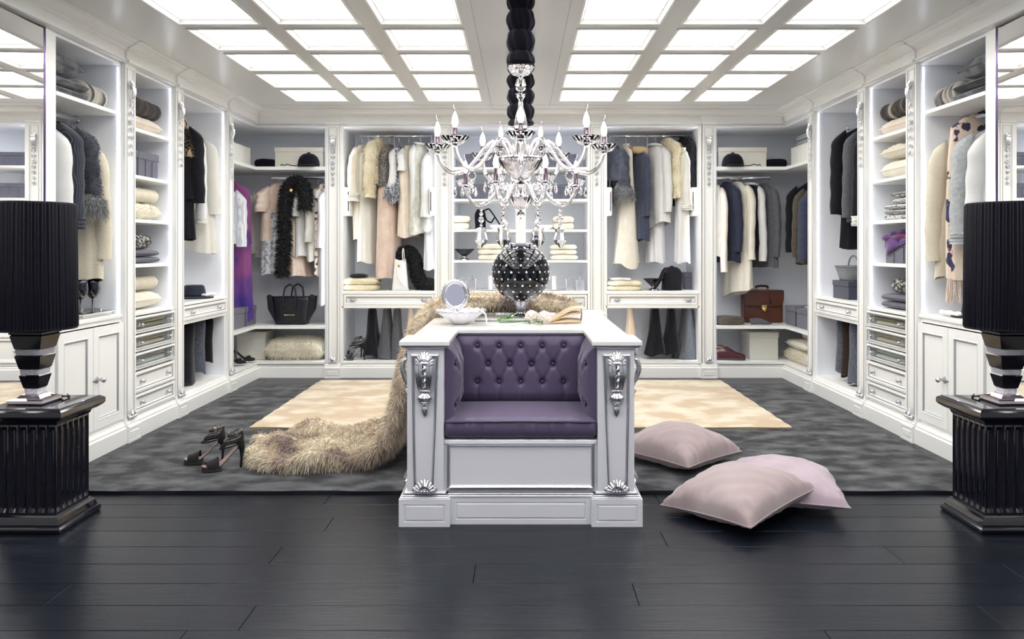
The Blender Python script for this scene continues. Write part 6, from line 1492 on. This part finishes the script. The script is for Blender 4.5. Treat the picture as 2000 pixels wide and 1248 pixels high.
# ---------------- back-left wardrobe counter and floor
z = ZBC+EPS; Y = 6.86
folded('folded cream fur throw on the left back counter', 'fur_cream', PX(668, Y), PX(737, Y), 6.83, 7.08, z, z+.105, 2, fur=(3600, .014, .0016), name='folded_throw', cat='throw')
pillow('small black pouch lying on the folded cream throw', 'black_cloth', (PX(700, 6.9), 6.93, z+.106), .15, .12, .045, 0, piping=False, name='pouch', cat='pouch', wr=.004, n=14)
t = thing('bucket_bag', 'off-white leather bucket bag with strap and gold clasp on the left back counter', 'handbag')
bx1, by1 = PX(782, 6.87), 6.87; R = []
for u in np.linspace(0, 1, 12):
    hw = .072-.026*u; hd = .065-.030*u
    R.append([(bx1+hw*math.copysign(abs(math.cos(q))**.6, math.cos(q))+.004*math.sin(3*q)*u, by1+hd*math.copysign(abs(math.sin(q))**.6, math.sin(q)), z+.27*u+(.012*math.sin(2*q)*u)) for q in [2*PI*k/36 for k in range(36)]])
MB().rings(R, True, True, False).build('body', 'white_leather', t, True)
MB().tube(smooth_path([(bx1+.03, by1-.03, z+.25), (bx1+.020, by1-.02, z+.33), (bx1+.026, by1, z+.39), (bx1+.035, by1+.03, z+.26)], 20), .004, 6).build('strap', 'white_leather', t, True)
MB().tube(smooth_path([(bx1-.02, by1-.045, z+.20), (bx1-.01, by1-.075, z+.12), (bx1+.04, by1-.09, z+.05), (bx1+.085, by1-.07, z+.012)], 20), .006, 6).build('strap', 'white_leather', t, True)
MB().ell((bx1-.008, by1-.046, z+.225), .010, .005, .018, 10, 6).build('gold_clasp', 'gold', t, True)
def fur_path(name, lab, P, r, m, n, fl, cat, group=None):
    t = thing(name, lab, cat, group); Q = smooth_path(P, 40, 3); b = MB().tube(Q, r, 10); b.build('stole_core', m, t, True)
    S_, N_ = surf_samples(b, n); i = np.argmin(((S_[:, None]-Q[None])**2).sum(2), 1); D = S_-Q[i]; D /= np.linalg.norm(D, axis=1)[:, None]+1e-9
    fur_blades(S_, D, fl, .0022, .8, .9).build('fur_pile', m, t, kind='stuff'); return t
b2 = lambda xp, yp, Y: (PX(xp, Y), Y, PZ(yp, Y))
fur_path('fur_stole', 'black fur stole arching behind the off-white bucket bag', [b2(776, 512, 7.02), b2(784, 494, 7.02), b2(800, 490, 7.02), b2(812, 508, 7.02), b2(814, 535, 7.0), b2(822, 553, 6.96), b2(838, 556, 6.93), b2(850, 558, 6.92)], .050, 'fur_black', 5200, .036, 'fur stole')
z = .1425+EPS
heeled('heeled_sandal', 'black strappy sandal in front on the left back wardrobe floor', (PX(694, 6.86), 6.86, z), .10, 'strappy', .98, group='strappy sandals in the left back wardrobe'); heeled('heeled_sandal', 'black strappy sandal behind its partner on the left back wardrobe floor', (PX(688, 7.0), 7.0, z), .12, 'strappy', .98, group='strappy sandals in the left back wardrobe')
# ---------------- back-right counter
z = ZBC+EPS
folded('folded cream fur throw on the right back counter', 'fur_cream', PX(1186, Y), PX(1254, Y), 6.83, 7.08, z, z+.085, 2, fur=(3600, .014, .0016), name='folded_throw', cat='throw')
folded('white cloth folded on the right cream throw', 'white_cloth', PX(1192, 6.9), PX(1234, 6.9), 6.86, 7.04, z+.090, z+.112, 1, name='folded_cloth', cat='cloth')
def footed_bowl(lab, x, y, z, r, h):
    t = thing('footed_bowl', lab, 'bowl', 'black footed bowls')
    def sq(prof, nm, m): MB().rings([[(x+h_*math.cos(q)*(1 if True else 1), y+h_*math.sin(q), z+zz) for q in [2*PI*k/28 for k in range(28)]] for h_, zz in prof], True, True, True).build(nm, m, t, .7)
    sq([(r*.45, 0), (r*.43, h*.10), (r*.20, h*.22), (r*.22, h*.36)], 'foot', 'dark_chrome'); sq([(r*.24, h*.36), (r*.55, h*.60), (r*1.0, h*.98), (r*1.0, h), (r*.93, h), (r*.3, h*.55)], 'bowl', 'black_ceramic')
footed_bowl('black footed bowl beside the black bag, right back counter', PX(1277, 6.9), 6.92, z, .095, .105)
def soft_bag(lab, x, y, z, w_, d_, h, m, straps, name='handbag'):
    t = thing(name, lab, 'handbag'); R = []
    for u in np.linspace(0, 1, 16):
        k = (1-(2*u-1)**4*.5) if u > .5 else 1-.06*(1-u)
        R.append([(x+w_/2*k*math.copysign(abs(math.cos(q))**.6, math.cos(q))*(1+.03*math.sin(5*q+u*7)), y+d_/2*k*(1-.35*u)*math.copysign(abs(math.sin(q))**.6, math.sin(q)), z+h*u*(1+.02*math.sin(3*q))) for q in [2*PI*j/32 for j in range(32)]])
    MB().rings(R, True, True, True).build('body', m, t, True)
    for P in straps: MB().tube(smooth_path(P, 26, 2), .007, 6, flat=1.6).build('strap', m, t, True)
    return t
bx3 = PX(1315, 6.9)
soft_bag('black fabric bag with trailing straps on the right back counter', bx3, 6.96, z, .19, .15, .205, 'black_cloth', [[(bx3-.06, 6.88, z+.16), (bx3-.10, 6.85, z+.19), (bx3-.14, 6.84, z+.10), (bx3-.19, 6.845, z+.012)], [(bx3-.04, 6.88, z+.18), (bx3-.09, 6.85, z+.205), (bx3-.125, 6.85, z+.08), (bx3-.17, 6.85, z+.02)], [(bx3-.05, 6.98, z+.19), (bx3, 6.97, z+.215), (bx3+.05, 6.97, z+.19)]])
lidbox('grey fabric box behind the black bag, right back counter', 'box_grey', PX(1336, 7.1), PX(1366, 7.1), 7.06, 7.26, .155, z, lid=.3)
# ---------------- central shelves
z = BSH[0]+EPS
lidbox('dark grey box on the top central shelf, left half', 'box_grey', PX(908, 6.95), PX(968, 6.95), 6.95, 7.2, .135, z, lid=.25); lidbox('dark grey box on the top central shelf, right half', 'box_grey', PX(1068, 6.95), PX(1126, 6.95), 6.95, 7.2, .135, z, lid=.25)
z = BSH[1]+EPS
lidbox('dark grey box on the second central shelf, left half', 'box_grey', PX(908, 6.95), PX(975, 6.95), 6.95, 7.2, .140, z, lid=.25, seam=4); lidbox('dark grey box on the second central shelf, right half', 'box_grey', PX(1062, 6.95), PX(1127, 6.95), 6.95, 7.2, .140, z, lid=.25, seam=4)
z = BSH[2]+EPS
def towels(lab, x0, x1, z, h, n): folded(lab, 'cream', PX(x0, 6.88), PX(x1, 6.88), 6.84, 7.08, z, z+h, n, name='folded_towel', cat='towel', group='cream towels on the central shelves')
towels('cream towels folded with beaded edge, third central shelf, left', 879, 918, z, .125, 2); towels('cream towels folded on the third central shelf, right', 1080, 1121, z, .120, 2)
bx4 = PX(938, 6.92)
soft_bag('black evening bag with long straps on the third central shelf', bx4, 6.93, z, .10, .08, .185, 'velvet_black', [[(bx4+.03, 6.90, z+.17), (bx4+.08, 6.89, z+.19), (bx4+.13, 6.89, z+.12), (bx4+.20, 6.89, z+.012)], [(bx4+.03, 6.90, z+.16), (bx4+.06, 6.885, z+.08), (bx4+.10, 6.885, z+.06), (bx4+.13, 6.89, z+.11)]])
def swan_dish(lab, x, y, z, s):
    t = thing('swan_dish', lab, 'dish', 'white swan dishes')
    MB().lathe([(.03, 0), (.05, .004), (.070, .026), (.078, .042), (.074, .042), (.05, .014), (.004, .010)], (x, y, z), 30).build('dish', 'porcelain', t, True)
    MB().tube(smooth_path([(x+s*.070, y, z+.030), (x+s*.085, y, z+.075), (x+s*.068, y, z+.112), (x+s*.045, y, z+.118), (x+s*.036, y, z+.098)], 24), [.012]*8+[.009]*10+[.008]*4+[.004]*2, 8).build('neck', 'porcelain', t, True)
swan_dish('white swan dish on the third central shelf, left of the post', PX(972, 6.9), 6.90, z, 1); swan_dish('white swan dish on the third central shelf, right of the post', PX(1066, 6.9), 6.90, z, -1)
z = BSH[3]+EPS
footed_bowl('black footed bowl on the lowest central shelf', PX(907, 6.9), 6.92, z, .093, .10)
towels('stack of cream towels on the lowest central shelf, left', 933, 982, z, .145, 3); towels('stack of cream towels on the lowest central shelf, right', 1075, 1128, z, .140, 3)
z = ZBC+EPS
for xp, lab in ((903, 'mirrored soap dispenser at the left end of the central counter'), (922, 'mirrored soap dispenser second from the left on the central counter'), (1113, 'mirrored soap dispenser second from the right on the central counter'), (1133, 'mirrored soap dispenser at the right end of the central counter')):
    t = thing('soap_dispenser', lab, 'soap dispenser', 'mirrored dispensers on the central counter'); x = PX(xp, 6.88)
    MB().box(x-.034, x+.034, 6.85, 6.918, z, z+.095, .003).build('bottle', 'silver', t); MB().box(x-.036, x+.036, 6.848, 6.92, z+.092, z+.104, .002).build('shoulder', 'chrome', t)
    MB().lathe([(.010, .104), (.010, .112), (.004, .114), (.004, .132)], (x, 6.884, z), 10).build('pump', 'chrome', t); MB().tube([(x, 6.884, z+.131), (x, 6.86, z+.131)], .004, 6).build('spout', 'chrome', t)
for xp, sd in ((957, 'left'), (1083, 'right')):
    t = thing('candle_plate', f'white candle on an oval plate, {sd} of the vase on the central counter', 'candle'); x = PX(xp, 6.9)
    MB().lathe([(.03, 0), (.085, .006), (.088, .010), (.03, .006)], (x, 6.92, z), 28).build('plate', 'porcelain', t, True); MB().lathe([(.022, .007), (.022, .13), (.003, .128)], (x, 6.92, z), 18).build('candle', 'white_leather', t, .7)
    MB().tube([(x, 6.92, z+.127), (x, 6.92, z+.138)], .001, 4).build('wick', 'black_cloth', t)
settle()
